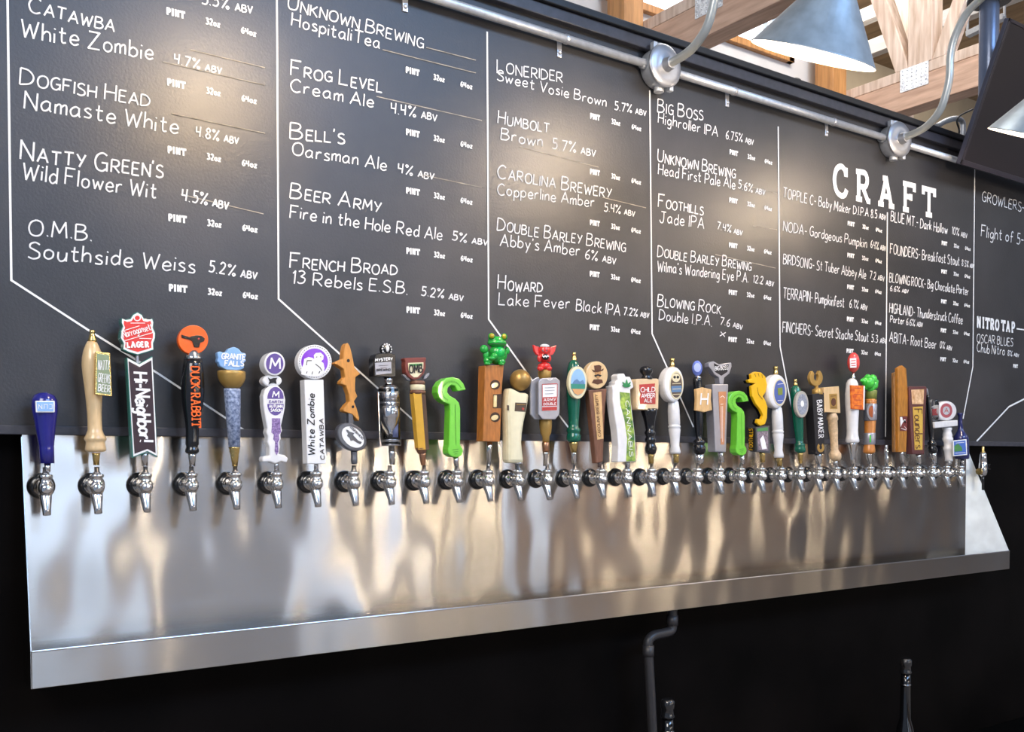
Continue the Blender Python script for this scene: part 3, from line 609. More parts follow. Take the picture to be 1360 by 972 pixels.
YELLOW = gloss('yellow_resin', 'eab40a', .35); SKY = gloss('sky_print', '8fb9e0', .4); LBLUE = gloss('light_blue_print', '86b1e4', .4); INK = mat('black_ink', hx('1b1618'), .6); WINK = mat('white_ink', hx('f2f0ee'), .6); GINK = mat('green_print', hx('4c8a4a'), .5)
SPECK = mat('speckled_granite', hx('6f86b8'), .3, noise=.5, nscale=160, ncol=hx('b9c6e2'), coat=.4); REDINK = mat('red_print', hx('b23a36'), .5); BRINK = mat('brown_print', hx('55301c'), .6); HOPG = gloss('hop_green', '3fbf3c', .4); FROG = gloss('frog_green', '1f9a38', .25)
# --- 1
t = Tap(0, K0_, 'beer tap with a short navy blue club handle, leftmost of the row')
t.lathe('handle', NAVY, ((190, 400), (203, 697)), [(391, 8), (396, 30), (406, 47), (425, 56), (445, 58), (470, 57), (500, 52), (560, 42), (618, 34), (624, 32), (632, 33), (697, 32)])
f = t.front(190, 450, 52); t.plate('badge', WINK, [(152, 428), (236, 428), (236, 478), (155, 478)], .006, f - .006); t.plate('badge_face', LBLUE, [(158, 433), (230, 433), (230, 473), (161, 473)], .001, f - .0068, .0002)
t.lines(WINK, [[(166, 462), (166, 444), (180, 462), (180, 444)], [(190, 462), (190, 444), (204, 444), (204, 462)], [(212, 444), (224, 444), (224, 462), (212, 462)]], f - .0075, .0012)
t.ferrule(CHROME2, ((204, 697), (205, 735)), [(697, 15), (735, 12)])
# --- 2
t = Tap(1, K1_, 'beer tap with a pale turned maple handle and a brass-framed green plate')
t.lathe('handle', MAPLE, ((148, 200), (172, 880)), [(203, 30), (225, 42), (260, 56), (300, 65), (345, 69), (400, 66), (480, 58), (560, 51), (640, 46), (700, 45), (745, 46), (770, 55), (795, 70), (806, 70), (815, 61), (828, 60), (850, 64), (865, 67), (876, 60), (882, 40)])
t.lathe('finial', BRASS, ((150, 130), (152, 203)), [(130, 12), (133, 18), (150, 18), (156, 14), (162, 20), (178, 22), (190, 28), (203, 31)])
f = t.front(150, 380, 62); t.plate('badge', BRASS, [(170, 262), (262, 272), (274, 540), (166, 528)], .010, f - .012); t.plate('badge_face', mat('moss_print', hx('8c9a78'), .5), [(180, 275), (255, 284), (264, 528), (178, 517)], .001, f - .013, .0002)
t.text(WINK, 'NATTY', (186, 372), (254, 378), 58, f - .0142, .0012); t.text(WINK, 'GREENS', (184, 450), (258, 458), 54, f - .0142, .0012); t.text(WINK, 'BEER', (186, 506), (258, 514), 42, f - .0142, .0016)
t.ferrule(BRASS, ((174, 885), (176, 962)), [(885, 28), (900, 24), (962, 18)])
# --- 3
t = Tap(2, K1_, 'tallest beer tap, red shield sign over a dark vertical ribbon with white script')
f = YH - .012
blade = [(362, 298), (440, 338), (522, 290), (555, 915), (492, 882), (398, 918)]
t.plate('handle', TEAL, blade, .022, f); t.plate('ribbon_border', WINK, [(368, 304), (440, 342), (520, 298), (550, 905), (490, 874), (404, 908)], .001, f - .0006, 0)
t.plate('ribbon_face', MAROON, [(374, 322), (442, 358), (514, 316), (541, 888), (490, 862), (411, 892)], .001, f - .0014, 0)
t.text(WINK, 'Hi-Neighbor!', (408, 392), (440, 812), 84, f - .0022, .0052, gap=.14)
sh = [(428, 18), (455, 33), (470, 60), (500, 66), (522, 58), (530, 80), (526, 115), (541, 150), (540, 182), (528, 215), (530, 255), (490, 268), (430, 286), (375, 270), (338, 252), (342, 215), (322, 180), (326, 140), (338, 108), (328, 82), (330, 56), (352, 66), (385, 60), (402, 33)]
t.plate('shield', TEAL, sh, .022, f); t.plate('shield_border', WINK, [(434 + (a - 434) * .95, 155 + (b - 155) * .95) for a, b in sh], .001, f - .0006, 0)
t.plate('shield_face', RED, [(434 + (a - 434) * .84, 158 + (b - 158) * .84) for a, b in sh], .001, f - .0014, 0)
t.text(WINK, 'Narragansett', (345, 178), (524, 126), 42, f - .0024, .0015, gap=.14); t.text(WINK, 'LAGER', (368, 236), (500, 234), 30, f - .0024, .0036, slab=True)
t.lines(WINK, [[(352, 196), (524, 146)], [(352, 132), (440, 105)], [(386, 88), (476, 88)], [(440, 182), (515, 184)]], f - .0022, .0014)
t.ell('crest', WINK, 428, 56, 22, 20, .001, f - .0022, 0); t.ell('crest', RED, 428, 56, 15, 14, .001, f - .0028, 0)
t.plate('neck', SILVER, [(420, 276), (438, 276), (440, 340), (422, 340)], .008, YH - .004)
t.ferrule(CHROME2, ((472, 890), (474, 968)), [(890, 26), (905, 23), (968, 19)])
# --- 4
t = Tap(3, K2_, 'beer tap with a black club handle, orange vertical lettering and round orange disc on top')
t.lathe('handle', BLACK, ((157, 200), (150, 885)), [(262, 62), (300, 68), (350, 74), (420, 79), (480, 79), (550, 72), (620, 60), (680, 49), (740, 44), (800, 45), (822, 46), (832, 40), (845, 40), (855, 46), (870, 48), (884, 36)])
t.lathe('silver_cap', CHROME2, ((157, 200), (156, 262)), [(196, 22), (205, 36), (222, 46), (245, 56), (263, 62)])
t.ell('disc', ORANGE, 158, 130, 100, 97, .014, YH - .010)
t.plate('motif', BLACK, [(80, 96), (135, 112), (148, 106), (180, 100), (212, 103), (235, 122), (230, 140), (205, 150), (197, 180), (165, 180), (152, 140), (135, 130), (112, 124), (82, 118)], .002, YH - .012, .0005); t.ell('motif_eye', REDINK, 195, 124, 7, 6, .001, YH - .013, 0)
f = t.front(157, 450, 77); t.text(ORANGE, 'DUCK-RABBIT', (140, 308), (150, 708), 58, f - .002, .0030, slab=True, gap=.14)
t.ferrule(CHROME2, ((150, 885), (152, 968)), [(885, 28), (900, 26), (968, 19)])
# --- 5
t = Tap(4, K2_, 'beer tap with a blue speckled cone handle, gold bowl and jagged light blue sign')
t.lathe('handle', SPECK, ((415, 460), (430, 840)), [(455, 57), (470, 57), (840, 40)])
t.lathe('bowl', GOLD, ((410, 340), (416, 455)), [(338, 90), (343, 95), (360, 95), (385, 92), (410, 82), (432, 66), (448, 48), (455, 34)])
t.plate('sign', LBLUE, [(316, 214), (338, 205), (352, 214), (376, 212), (392, 188), (428, 176), (462, 190), (480, 216), (505, 218), (511, 235), (500, 252), (511, 268), (492, 285), (497, 318), (470, 330), (440, 336), (380, 330), (334, 305), (328, 285), (316, 272), (322, 250)], .018, YH - .012, .003)
t.text(WINK, 'GRANITE', (345, 258), (502, 262), 36, YH - .014, .0026, gap=.12); t.text(WINK, 'FALLS', (366, 302), (490, 304), 34, YH - .014, .0026, gap=.12)
t.ferrule(BRASS, ((430, 840), (434, 968)), [(840, 40), (850, 38), (856, 33), (870, 36), (882, 30), (895, 29), (968, 18)])
# --- 6
t = Tap(5, K3_, 'white beer tap handle with two purple ovals over a purple sword')
f = YH - .012
t.plate('handle', WHITE, [(130, 345), (188, 340), (232, 385), (247, 450), (243, 510), (230, 575), (215, 640), (224, 678), (210, 702), (214, 738), (202, 760), (206, 800), (198, 850), (240, 856), (268, 880), (256, 912), (215, 902), (172, 922), (130, 905), (80, 908), (72, 885), (85, 866), (128, 862), (128, 800), (112, 762), (118, 722), (104, 692), (112, 660), (98, 585), (84, 500), (80, 420), (96, 372)], .026, f, .003)
t.ell('neck_ball', WHITE, 150, 308, 72, 46, .028, f, .004); t.ell('upper_disc', WHITE, 166, 183, 78, 88, .034, f - .006, .002)
t.ell('disc_face', PURPLE, 166, 183, 64, 75, .001, f - .0068, 0); t.text(WINK, 'M', (130, 222), (204, 222), 78, f - .0076, .0042, slab=False)
t.plate('motif', INK, [(118, 285), (135, 296), (158, 288), (185, 286), (176, 305), (180, 332), (160, 322), (140, 326), (122, 336), (130, 312)], .003, f - .002, 0)
hf = [(172 + 60 * math.cos(a), 442 - 88 * math.sin(a)) for a in [math.pi * k / 14 for k in range(15)]]; t.plate('upper_oval', PURPLE, hf, .001, f - .0008, 0)
hf = [(172 + 60 * math.cos(a), 480 + 84 * math.sin(a)) for a in [math.pi * k / 14 for k in range(15)]]; t.plate('lower_oval', PURPLE, hf, .001, f - .0008, 0)
t.text(WINK, 'M', (148, 430), (194, 432), 44, f - .0016, .0028); t.text(WINK, 'AUTUMN', (124, 507), (222, 508), 20, f - .0016, .0015); t.text(WINK, 'SAISON', (136, 535), (212, 536), 20, f - .0016, .0015)
t.text(PURPLE, 'EARTH', (124, 472), (222, 474), 18, f - .0012, .0014)
t.plate('sword', mat('purple_glitter', hx('6a4a92'), .4, noise=.4, nscale=300, ncol=hx('a48ac0')), [(145, 585), (206, 585), (208, 640), (212, 690), (196, 705), (200, 745), (190, 760), (194, 830), (180, 858), (166, 830), (170, 760), (156, 740), (160, 705), (142, 690), (146, 640)], .001, f - .001, 0)
t.ferrule(CHROME2, ((177, 915), (178, 968)), [(905, 17), (968, 15)])
# --- 7
t = Tap(6, K3_, 'white box beer tap handle with black vertical lettering and a round purple badge')
f = YH - .014
t.plate('handle', WHITE, [(385, 300), (527, 300), (547, 922), (407, 922)], .030, f, .002)
t.ell('disc', WHITE, 463, 170, 126, 128, .024, f - .003, .002); t.ell('disc_face', VIOLET, 460, 170, 98, 100, .001, f - .0038, 0)
t.plate('motif', WINK, [(362, 262), (366, 215), (378, 185), (384, 148), (415, 134), (445, 140), (458, 150), (455, 120), (470, 104), (505, 102), (526, 122), (524, 150), (508, 165), (525, 178), (533, 215), (528, 245), (500, 268), (470, 275), (420, 275)], .001, f - .0046, 0)
t.lines(INK, [[(400, 195), (405, 160), (440, 160)], [(465, 185), (500, 210), (515, 235)], [(470, 135), (480, 132)], [(500, 130), (508, 134)], [(400, 255), (405, 240)], [(440, 262), (446, 240)], [(490, 255), (500, 238)]], f - .0054, .0018)
an = [math.radians(k) for k in range(200, 341, 10)]
t.lines(INK, [[(461 + 113 * math.cos(math.radians(k)), 170 + 115 * math.sin(math.radians(k))), (461 + 113 * math.cos(math.radians(k + 5)), 170 + 115 * math.sin(math.radians(k + 5)))] for k in range(0, 360, 9)], f - .004, .0013)
t.text(INK, 'White Zombie', (462, 858), (456, 405), 48, f - .0008, .0026, gap=.2); t.text(INK, 'CATAWBA', (532, 893), (524, 590), 28, f - .0008, .0020)
t.ferrule(CHROME2, ((472, 922), (473, 968)), [(915, 16), (968, 14)])
# --- 8
t = Tap(7, K4_, 'beer tap with an orange wooden shark above a tilted grey oval badge')
f = YH - .008
t.plate('handle', SHARK, [(105, 45), (125, 28), (140, 50), (152, 90), (163, 140), (178, 215), (222, 265), (185, 290), (182, 340), (182, 395), (200, 435), (174, 474), (195, 530), (214, 600), (210, 625), (160, 572), (95, 550), (90, 535), (115, 500), (140, 476), (134, 420), (112, 355), (70, 340), (75, 320), (104, 290), (96, 230), (45, 196), (22, 185), (40, 172), (90, 152), (95, 90)], .024, f, .002)
t.ell('eye', INK, 130, 165, 11, 13, .001, f - .0006, 0); t.ell('eye', INK, 165, 515, 9, 11, .001, f - .0006, 0)
t.plate('stem', DGREY, [(130, 560), (168, 570), (170, 650), (132, 650)], .014, YH - .006)
t.ell('oval_badge', DGREY, 158, 745, 126, 92, .020, YH - .013, .003, math.radians(42)); t.ell('badge_face', WINK, 164, 745, 96, 66, .001, YH - .0138, 0, math.radians(42))
t.plate('motif', DGREY, [(112, 688), (126, 690), (140, 704), (175, 715), (165, 730), (205, 772), (232, 782), (222, 800), (200, 790), (168, 770), (148, 775), (140, 752), (120, 735), (128, 718), (118, 705)], .001, YH - .0146, 0)
t.text(DGREY, 'DOGFISH HEAD', (142, 672), (236, 764), 16, YH - .0146, .0014)
t.ferrule(DGREY, ((172, 850), (175, 950)), [(850, 24), (870, 25), (905, 24), (908, 27), (945, 23), (950, 20)])
# --- 9
t = Tap(8, K4_, 'beer tap with a clear cylinder handle, black jug box and dotted ball on top')
t.lathe('handle', mat('clear_acrylic', (.95, .97, 1), .04, trans=1), ((437, 375), (455, 815)), [(356, 60), (372, 76), (380, 82), (812, 74)])
t.lathe('piston', mat('polished_steel', (.75, .75, .77), .12, 1), ((440, 375), (452, 745)), [(384, 62), (470, 62), (474, 56), (492, 56), (498, 64), (585, 64), (600, 56), (690, 14), (745, 14)])
t.lathe('scale_rod', mat('blue_tint_rod', hx('7a86b4'), .2), ((470, 590), (472, 745)), [(590, 16), (745, 16)])
t.lathe('base_disc', CHROME2, ((454, 745), (456, 812)), [(746, 72), (772, 72), (775, 66), (782, 66), (785, 73), (812, 73)])
t.lathe('shoulder', CHROME2, ((432, 290), (436, 380)), [(290, 34), (325, 36), (330, 30), (345, 34), (358, 56), (372, 72), (384, 80)])
t.plate('side_rod', CHROME, [(352, 398), (362, 398), (376, 815), (366, 815)], .006, YH - .01)
t.plate('jug_box', BLACK, [(322, 150), (336, 118), (360, 108), (440, 104), (488, 118), (490, 150), (492, 285), (470, 292), (325, 284)], .030, YH - .016, .002)
t.plate('jug_label', SILVER, [(332, 182), (455, 172), (458, 260), (337, 272)], .001, YH - .0168, 0); t.text(WINK, 'MYSTERY', (334, 172), (464, 160), 20, YH - .0168, .0018); t.text(INK, 'BREWING', (345, 245), (448, 240), 16, YH - .0176, .0014); t.lines(INK, [[(360, 205), (430, 200)], [(372, 220), (420, 217)]], YH - .0176, .001)
mb = MB(); q = t.p(410, 80); mb.ball(q, t.rad(410, 80, 46)); t.put('top_ball', mb, BLACK)
dots = MB(); rr = t.rad(410, 80, 46)
for a in range(0, 360, 30):
    v = Vector((.82 * math.cos(math.radians(a)), -.55, .82 * math.sin(math.radians(a)))).normalized(); dots.ball(q + v * rr, rr * .16, seg=8, ring=5)
dots.ball(q + Vector((-.05, -1, .1)).normalized() * rr * .8, (rr * .38, rr * .3, rr * .6), seg=8, ring=6); t.put('ball_marks', dots, WINK)
t.ferrule(CHROME2, ((458, 812), (462, 958)), [(812, 22), (850, 22), (852, 26), (870, 25), (955, 20)])
# --- 10
t = Tap(9, K4_, 'beer tap with a six-sided yellow and brown stave handle under a small red shield')
HEX = [gloss('hex_yellow', 'd9a83a', .4), mat('hex_brown', hx('5a4038'), .5), mat('hex_tan', hx('b58a68'), .5)]
t.lathe('handle', HEX, ((655, 420), (690, 850)), [(415, 60), (440, 60), (840, 54)], 6, smooth_=False, mis=[1, 1, 0, 0, 1, 2])
t.lathe('base_collar', BROWN, ((682, 828), (686, 872)), [(828, 48), (840, 42), (860, 36), (872, 30)])
t.lathe('collar', [BROWN], ((653, 318), (656, 418)), [(318, 48), (325, 58), (345, 60), (350, 54)]); t.lathe('collar_band', CREAM, ((654, 348), (656, 392)), [(348, 55), (354, 58), (388, 58), (392, 54)]); t.lathe('collar', BROWN, ((655, 390), (657, 420)), [(390, 55), (398, 61), (412, 61), (420, 56)])
f = YH - .012
t.plate('shield', mat('brick_red_frame', hx('7a3a30'), .5), [(553, 150), (565, 143), (720, 140), (722, 152), (716, 175), (718, 215), (706, 262), (668, 302), (625, 312), (590, 290), (566, 255), (560, 205), (562, 170)], .022, f, .002)
t.plate('shield_face', CREAM, [(583, 182), (700, 178), (698, 222), (684, 262), (655, 290), (628, 292), (600, 270), (586, 235)], .001, f - .0008, 0); t.plate('shield_crown', GINK, [(592, 190), (692, 186), (692, 205), (592, 208)], .001, f - .0016, 0)
t.text(INK, 'OMB', (594, 262), (692, 254), 58, f - .0024, .0034)
t.plate('wing', GREY, [(540, 272), (555, 266), (600, 300), (600, 318), (580, 314)], .01, YH - .004); t.plate('wing', GREY, [(748, 258), (735, 258), (705, 285), (700, 305), (722, 302), (745, 275)], .01, YH - .004)
t.ferrule(COPPER, ((692, 868), (698, 958)), [(868, 30), (880, 28), (958, 18)])
# --- hooks
HOOK = [(146, 328), (134, 296), (112, 272), (80, 264), (48, 268), (22, 284), (5, 310), (2, 340), (12, 368), (34, 388), (64, 400), (66, 430), (62, 560), (60, 600), (55, 622), (58, 645), (78, 660), (104, 663), (126, 652), (132, 630), (126, 612), (117, 600), (118, 560), (118, 420), (112, 392), (94, 372), (66, 356), (54, 340), (56, 318), (72, 304), (92, 308), (104, 334)]
def hook(t, fx, fy):
    t.plate('handle', LIME, [(fx(a), fy(b)) for a, b in HOOK], .030, YH - .014, .0025)
    arc = [(75 + 52 * math.cos(math.radians(k)), 334 + 52 * math.sin(math.radians(k))) for k in range(115, 345, 8)]
    arc2 = [(75 + 44 * math.cos(math.radians(k)), 334 + 44 * math.sin(math.radians(k))) for k in range(115, 345, 8)]
    t.lines(mat('dark_green_print', hx('1d6a14'), .5), [[(fx(a[0]), fy(a[1])), (fx(b[0]), fy(b[1]))] for a, b in zip(arc, arc2)] + [[(fx(92), fy(400)), (fx(96), fy(600))], [(fx(78), fy(625)), (fx(108), fy(622))], [(fx(82), fy(636)), (fx(106), fy(634))], [(fx(88), fy(646)), (fx(102), fy(645))]], YH - .0148, .0012)
    return t
t = hook(Tap(10, K5_, 'lime green hook-shaped beer tap handle left of the frog'), lambda a: a, lambda b: b)
t.ferrule(CHROME2, ((95, 655), (98, 705)), [(655, 14), (705, 12)])
# --- 12 frog
t = Tap(11, K6_, 'beer tap with a green frog sitting on a wooden block handle')
f = YH - .016
t.plate('handle', OAK, [(74, 264), (206, 262), (190, 465), (182, 740), (178, 796), (60, 792), (62, 740), (70, 460)], .034, f, .0015)
for cy in (398, 624): t.ell('round_hole', mat('dark_hole', hx('3a2412'), .6), 146, cy, 34, 34, .002, f - .0008, 0); t.ell('vial', mat('cream_vial', hx('e0c890'), .2, coat=.5), 143, cy + 4, 26, 18, .004, f - .003, .001, math.radians(-25))
t.plate('round_hole', mat('dark_hole'), [(132, 466), (192, 462), (188, 562), (130, 560)], .002, f - .0008, 0); t.plate('vial', mat('cream_vial'), [(138, 472), (160, 470), (158, 556), (136, 556)], .006, f - .004, .002)
fr = MB()
def fb(x, y, rx, ry, dy=0, rz=None): q = t.p(x, y, YH + dy); a = t.rad(x, y, rx); b = t.rad(x, y, ry); fr.ball(q, (a, rz or a * .85, b), seg=16, ring=10)
fb(158, 195, 66, 66); fb(160, 170, 62, 48, -.004); fb(158, 108, 72, 34, -.006); fb(150, 92, 60, 34, -.004); fb(120, 62, 26, 26, -.008); fb(208, 66, 24, 26, -.008); fb(68, 150, 32, 30, -.006); fb(82, 190, 24, 40, -.004); fb(228, 160, 20, 26, -.006); fb(208, 190, 22, 36, -.008); fb(95, 232, 34, 28, -.012); fb(190, 238, 30, 24, -.012); fb(140, 200, 24, 24, -.020); fb(120, 215, 30, 16, -.022); fb(90, 252, 24, 12, -.02); fb(188, 254, 22, 10, -.02)
t.put('frog', fr, FROG)
fr = MB(); fb(172, 172, 46, 44, -.012); t.put('frog_belly', fr, gloss('bright_green', '12b04a', .2))
fr = MB(); fb(122, 58, 18, 18, -.018); fb(208, 62, 16, 18, -.018); t.put('frog_eye', fr, gloss('gold_eye', 'b8a020', .2))
t.lines(INK, [[(98, 122), (130, 112), (170, 112), (220, 118)]], YH - .036, .0014)
t.ferrule(CHROME, ((106, 792), (100, 965)), [(796, 20), (870, 19), (872, 16), (965, 14)])
# --- 13
t = Tap(12, K6_, 'cream column beer tap handle with a large gold ball on top')
body = [(244, 416), (275, 424), (300, 436), (330, 452), (388, 455), (382, 510), (370, 580), (352, 660), (340, 740), (336, 800), (342, 870), (353, 945), (236, 945), (236, 860), (236, 760), (233, 660), (228, 560), (234, 480)]
t.plate('handle', CREAM, body, .036, YH - .018, .010)
mb = MB(); mb.ball(t.p(320, 366), t.rad(320, 366, 75), seg=28, ring=18); t.put('gold_ball', mb, mat('gold_ball_paint', hx('a8854a'), .35, .5))
t.plate('badge', mat('dark_brown_badge', hx('4a3a30'), .4), [(287, 522), (366, 525), (358, 587), (283, 582)], .002, YH - .0195, .0005); t.lines(GOLD, [[(294, 536), (358, 538)]], YH - .0205, .0014); t.ell('badge_dot', REDINK, 340, 566, 8, 8, .001, YH - .0205, 0)
t.plate('badge', mat('dark_brown_badge'), [(229, 540), (242, 542), (242, 578), (230, 576)], .002, YH - .0195, .0005)
t.ferrule(CHROME2, ((305, 945), (306, 985)), [(940, 40), (950, 40), (952, 24), (990, 20)])
# --- 14
t = Tap(13, K6_, 'beer tap with a red winged gargoyle over grey dog tags')
t.lathe('handle', [GOLD], ((490, 300), (500, 865)), [(296, 44), (310, 48), (330, 47), (345, 44), (360, 36), (640, 42), (655, 46), (690, 44), (735, 38), (760, 26), (800, 24)])
t.lathe('lower_neck', COPPER, ((497, 800), (499, 866)), [(800, 24), (806, 27), (866, 25)])
tagp = lambda x0, y0, x1, y1: [(x0, y0 + 22), (x0 + 26, y0), (x1 - 26, y0 - 4), (x1, y0 + 18), (x1 - 3, y1 - 36), (x1 - 32, y1), (x0 + 30, y1), (x0, y1 - 34)]
t.plate('dog_tag', GREY, tagp(393, 358, 520, 640), .006, YH - .016, .002); t.plate('dog_tag', SILVER, tagp(448, 352, 598, 640), .006, YH - .030, .002)
f = YH - .031; t.plate('tag_face', WINK, [(472, 396), (578, 390), (576, 578), (474, 582)], .001, f, 0)
t.plate('tag_print', REDINK, [(474, 492), (577, 488), (577, 545), (474, 548)], .001, f - .0008, 0); t.plate('tag_print', REDINK, [(474, 554), (577, 550), (576, 576), (474, 580)], .001, f - .0008, 0); t.lines(REDINK, [[(474, 396), (578, 391)], [(474, 396), (474, 490)], [(578, 391), (577, 490)], [(474, 488), (577, 484)]], f - .0008, .002)
t.lines(GREY, [[(490, 420), (560, 416)], [(490, 440), (560, 436)], [(490, 462), (550, 459)]], f - .0008, .0014); t.text(WINK, 'ARMY', (482, 515), (568, 511), 20, f - .0016, .0016); t.text(WINK, 'DOUBLE', (482, 541), (568, 538), 16, f - .0016, .0014)
t.lines(WINK, [[(400, 372), (430, 352), (450, 350)], [(510, 362), (530, 366), (545, 355)]], YH - .034, .0024)
fr = MB(); fb(488, 200, 46, 44, -.004); fb(490, 160, 44, 40, -.008); fb(488, 270, 50, 30, -.004); fb(460, 285, 24, 18, -.016); fb(520, 285, 24, 18, -.016); fb(455, 215, 18, 26, -.012); fb(520, 215, 18, 26, -.012)
t.put('gargoyle', fr, RED)
t.plate('ear', RED, [(412, 118), (438, 130), (452, 132), (470, 160), (465, 198), (436, 190), (420, 165)], .008, YH - .006, .002); t.plate('ear', RED, [(574, 122), (548, 130), (534, 134), (520, 160), (524, 198), (550, 188), (564, 165)], .008, YH - .006, .002)
fr = MB(); fb(490, 130, 36, 16, -.010); t.put('brow_tuft', fr, WHITE)
fr = MB(); fb(496, 205, 26, 22, -.026); t.put('jaw', fr, BLACK); t.lines(WINK, [[(474, 196), (484, 206), (492, 196), (502, 206), (512, 196), (520, 202)]], YH - .046, .003); t.lines(BLACK, [[(470, 158), (486, 166)], [(510, 158), (498, 166)]], YH - .046, .003)
t.ferrule(CHROME, ((497, 866), (494, 965)), [(866, 22), (885, 21), (888, 17), (965, 16)])
# --- 15
t = Tap(14, K7_, 'dark green turned beer tap handle with a brass tip and a landscape oval badge')
t.lathe('handle', GREENB, ((92, 122), (92, 580)), [(120, 16), (135, 28), (165, 36), (220, 40), (280, 41), (350, 38), (420, 33), (480, 29), (496, 30), (503, 39), (516, 41), (526, 36), (532, 35), (540, 40), (565, 41), (574, 36), (580, 28)])
t.lathe('finial', BRASS, ((95, 75), (94, 122)), [(74, 9), (78, 12), (92, 12), (96, 9), (102, 14), (116, 15), (122, 17)])
t.ell('oval_badge', CREAM, 117, 245, 52, 92, .012, YH - .030, .002); f = YH - .0308; t.ell('badge_face', SKY, 118, 243, 41, 74, .001, f, 0)
t.plate('badge_hill', mat('slate_blue_print', hx('5a7fa8'), .5), [(80, 262), (95, 235), (112, 225), (128, 240), (145, 230), (158, 262)], .001, f - .0008, 0); t.plate('badge_meadow', mat('teal_print', hx('2f8a78'), .5), [(78, 252), (158, 255), (156, 280), (120, 286), (80, 280)], .001, f - .0012, 0); t.plate('badge_field', mat('apricot_print', hx('d8a06a'), .5), [(84, 280), (155, 282), (140, 306), (118, 316), (98, 306)], .001, f - .0014, 0)
t.ferrule(BRASS, ((92, 580), (94, 640)), [(578, 27), (590, 25), (638, 17)]); t.lathe('chrome_ring', CHROME, ((94, 636), (95, 708)), [(636, 16), (645, 15), (705, 13)], top=True)
# --- 16
t = Tap(15, K7_, 'brown tapered wooden beer tap handle under a round disc with a hatted head')
f = YH - .010
t.plate('handle', BROWN, [(176, 288), (280, 278), (268, 420), (258, 690), (220, 700), (202, 520)], .022, f, .003)
t.ell('disc', MAPLE, 224, 203, 62, 78, .020, f - .004, .003); f2 = f - .0052
t.plate('hat', BRINK, [(195, 172), (212, 178), (208, 150), (236, 146), (248, 152), (246, 174), (262, 166), (258, 178), (228, 188), (205, 186)], .001, f2, 0)
t.plate('face_print', mat('tan_print', hx('b98a58'), .5), [(212, 186), (246, 182), (244, 212), (230, 226), (216, 212)], .001, f2, 0); t.plate('moustache', INK, [(210, 204), (230, 198), (250, 204), (244, 212), (230, 206), (214, 213)], .001, f2 - .0008, 0); t.plate('shoulders', BRINK, [(196, 246), (206, 228), (230, 226), (252, 228), (258, 246), (228, 256)], .001, f2, 0)
t.plate('inlay', TANW, [(203, 302), (248, 296), (260, 560), (226, 566)], .001, f - .0012, 0); t.text(BRINK, 'CAROLINA BREWERY', (246, 548), (228, 312), 16, f - .002, .0014)
t.ferrule(mat('bronze_ferrule', hx('7a6a66'), .3, .8), ((238, 690), (238, 715)), [(640, 14), (700, 12), (720, 11)])
# --- 17
t = Tap(16, K7_, 'white wavy pillar beer tap handle with a green leaf near its top')
f = YH - .016
t.plate('handle', WHITE, [(338, 205), (350, 195), (378, 194), (386, 212), (410, 212), (425, 245), (430, 272), (412, 284), (414, 340), (426, 440), (438, 540), (444, 690), (340, 692), (344, 600), (336, 510), (322, 420), (312, 340), (312, 290), (308, 265), (326, 258), (326, 240), (340, 232)], .032, f, .003)
GG = mat('green_mottle', hx('3f9a4a'), .5, noise=.6, nscale=60, ncol=hx('b9cf5a')); t.plate('face_print', GG, [(352, 298), (408, 304), (416, 400), (432, 520), (440, 686), (388, 688), (394, 560), (378, 450), (356, 370)], .001, f - .001, 0)
t.text(WINK, 'CANNABIS', (384, 345), (406, 660), 20, f - .0018, .0020)
lf = []
for k, a in enumerate((-150, -125, -90, -55, -30)):
    L_ = (44, 62, 72, 62, 44)[k] * .62; ca, sa = math.cos(math.radians(a)), math.sin(math.radians(a))
    lf.append([(392, 272), (392 + L_ * .5 * ca - 6 * sa, 272 + L_ * .5 * sa + 6 * ca), (392 + L_ * ca, 272 + L_ * sa), (392 + L_ * .5 * ca + 6 * sa, 272 + L_ * .5 * sa - 6 * ca)])
mb = MB()
for q in lf: mb.prism([t.p(a, b, f - .004) for a, b in q], (0, .003, 0))
t.put('leaf', mb, mat('leaf_green', hx('2c8a52'), .5)); t.ferrule(CHROME2, ((396, 690), (397, 718)), [(685, 14), (720, 12)])
# --- 18
t = Tap(17, K7_, 'black turned beer tap handle carrying a tan square sign with a red label')
f = YH - .016
t.lathe('handle', BLACK, ((516, 395), (527, 648)), [(392, 46), (410, 46), (440, 37), (480, 29), (512, 24), (518, 28), (528, 33), (540, 28), (550, 24), (562, 31), (574, 32), (584, 24), (594, 26), (610, 34), (636, 32), (648, 20)])
t.lathe('knob', BLACK, ((498, 155), (504, 228)), [(153, 14), (160, 30), (172, 37), (186, 37), (198, 27), (206, 23), (216, 30), (228, 32)])
t.plate('sign', mat('tan_resin', hx('d8bd96'), .4, coat=.4), [(450, 224), (565, 222), (573, 232), (570, 394), (562, 402), (452, 398), (446, 388), (443, 236)], .030, f, .004)
t.plate('sign_label', REDINK, [(462, 256), (550, 250), (546, 280), (553, 300), (552, 366), (466, 366), (464, 330), (470, 310), (463, 290)], .001, f - .0008, 0); t.text(WINK, 'CHILD', (468, 300), (548, 296), 26, f - .0016, .0022, gap=.12); t.text(WINK, 'AMBER', (472, 330), (548, 327), 22, f - .0016, .0022, gap=.12); t.text(WINK, 'ALE', (488, 356), (532, 354), 20, f - .0016, .002)
t.ferrule(BRASS, ((526, 648), (528, 705)), [(646, 16), (652, 17), (700, 14)])
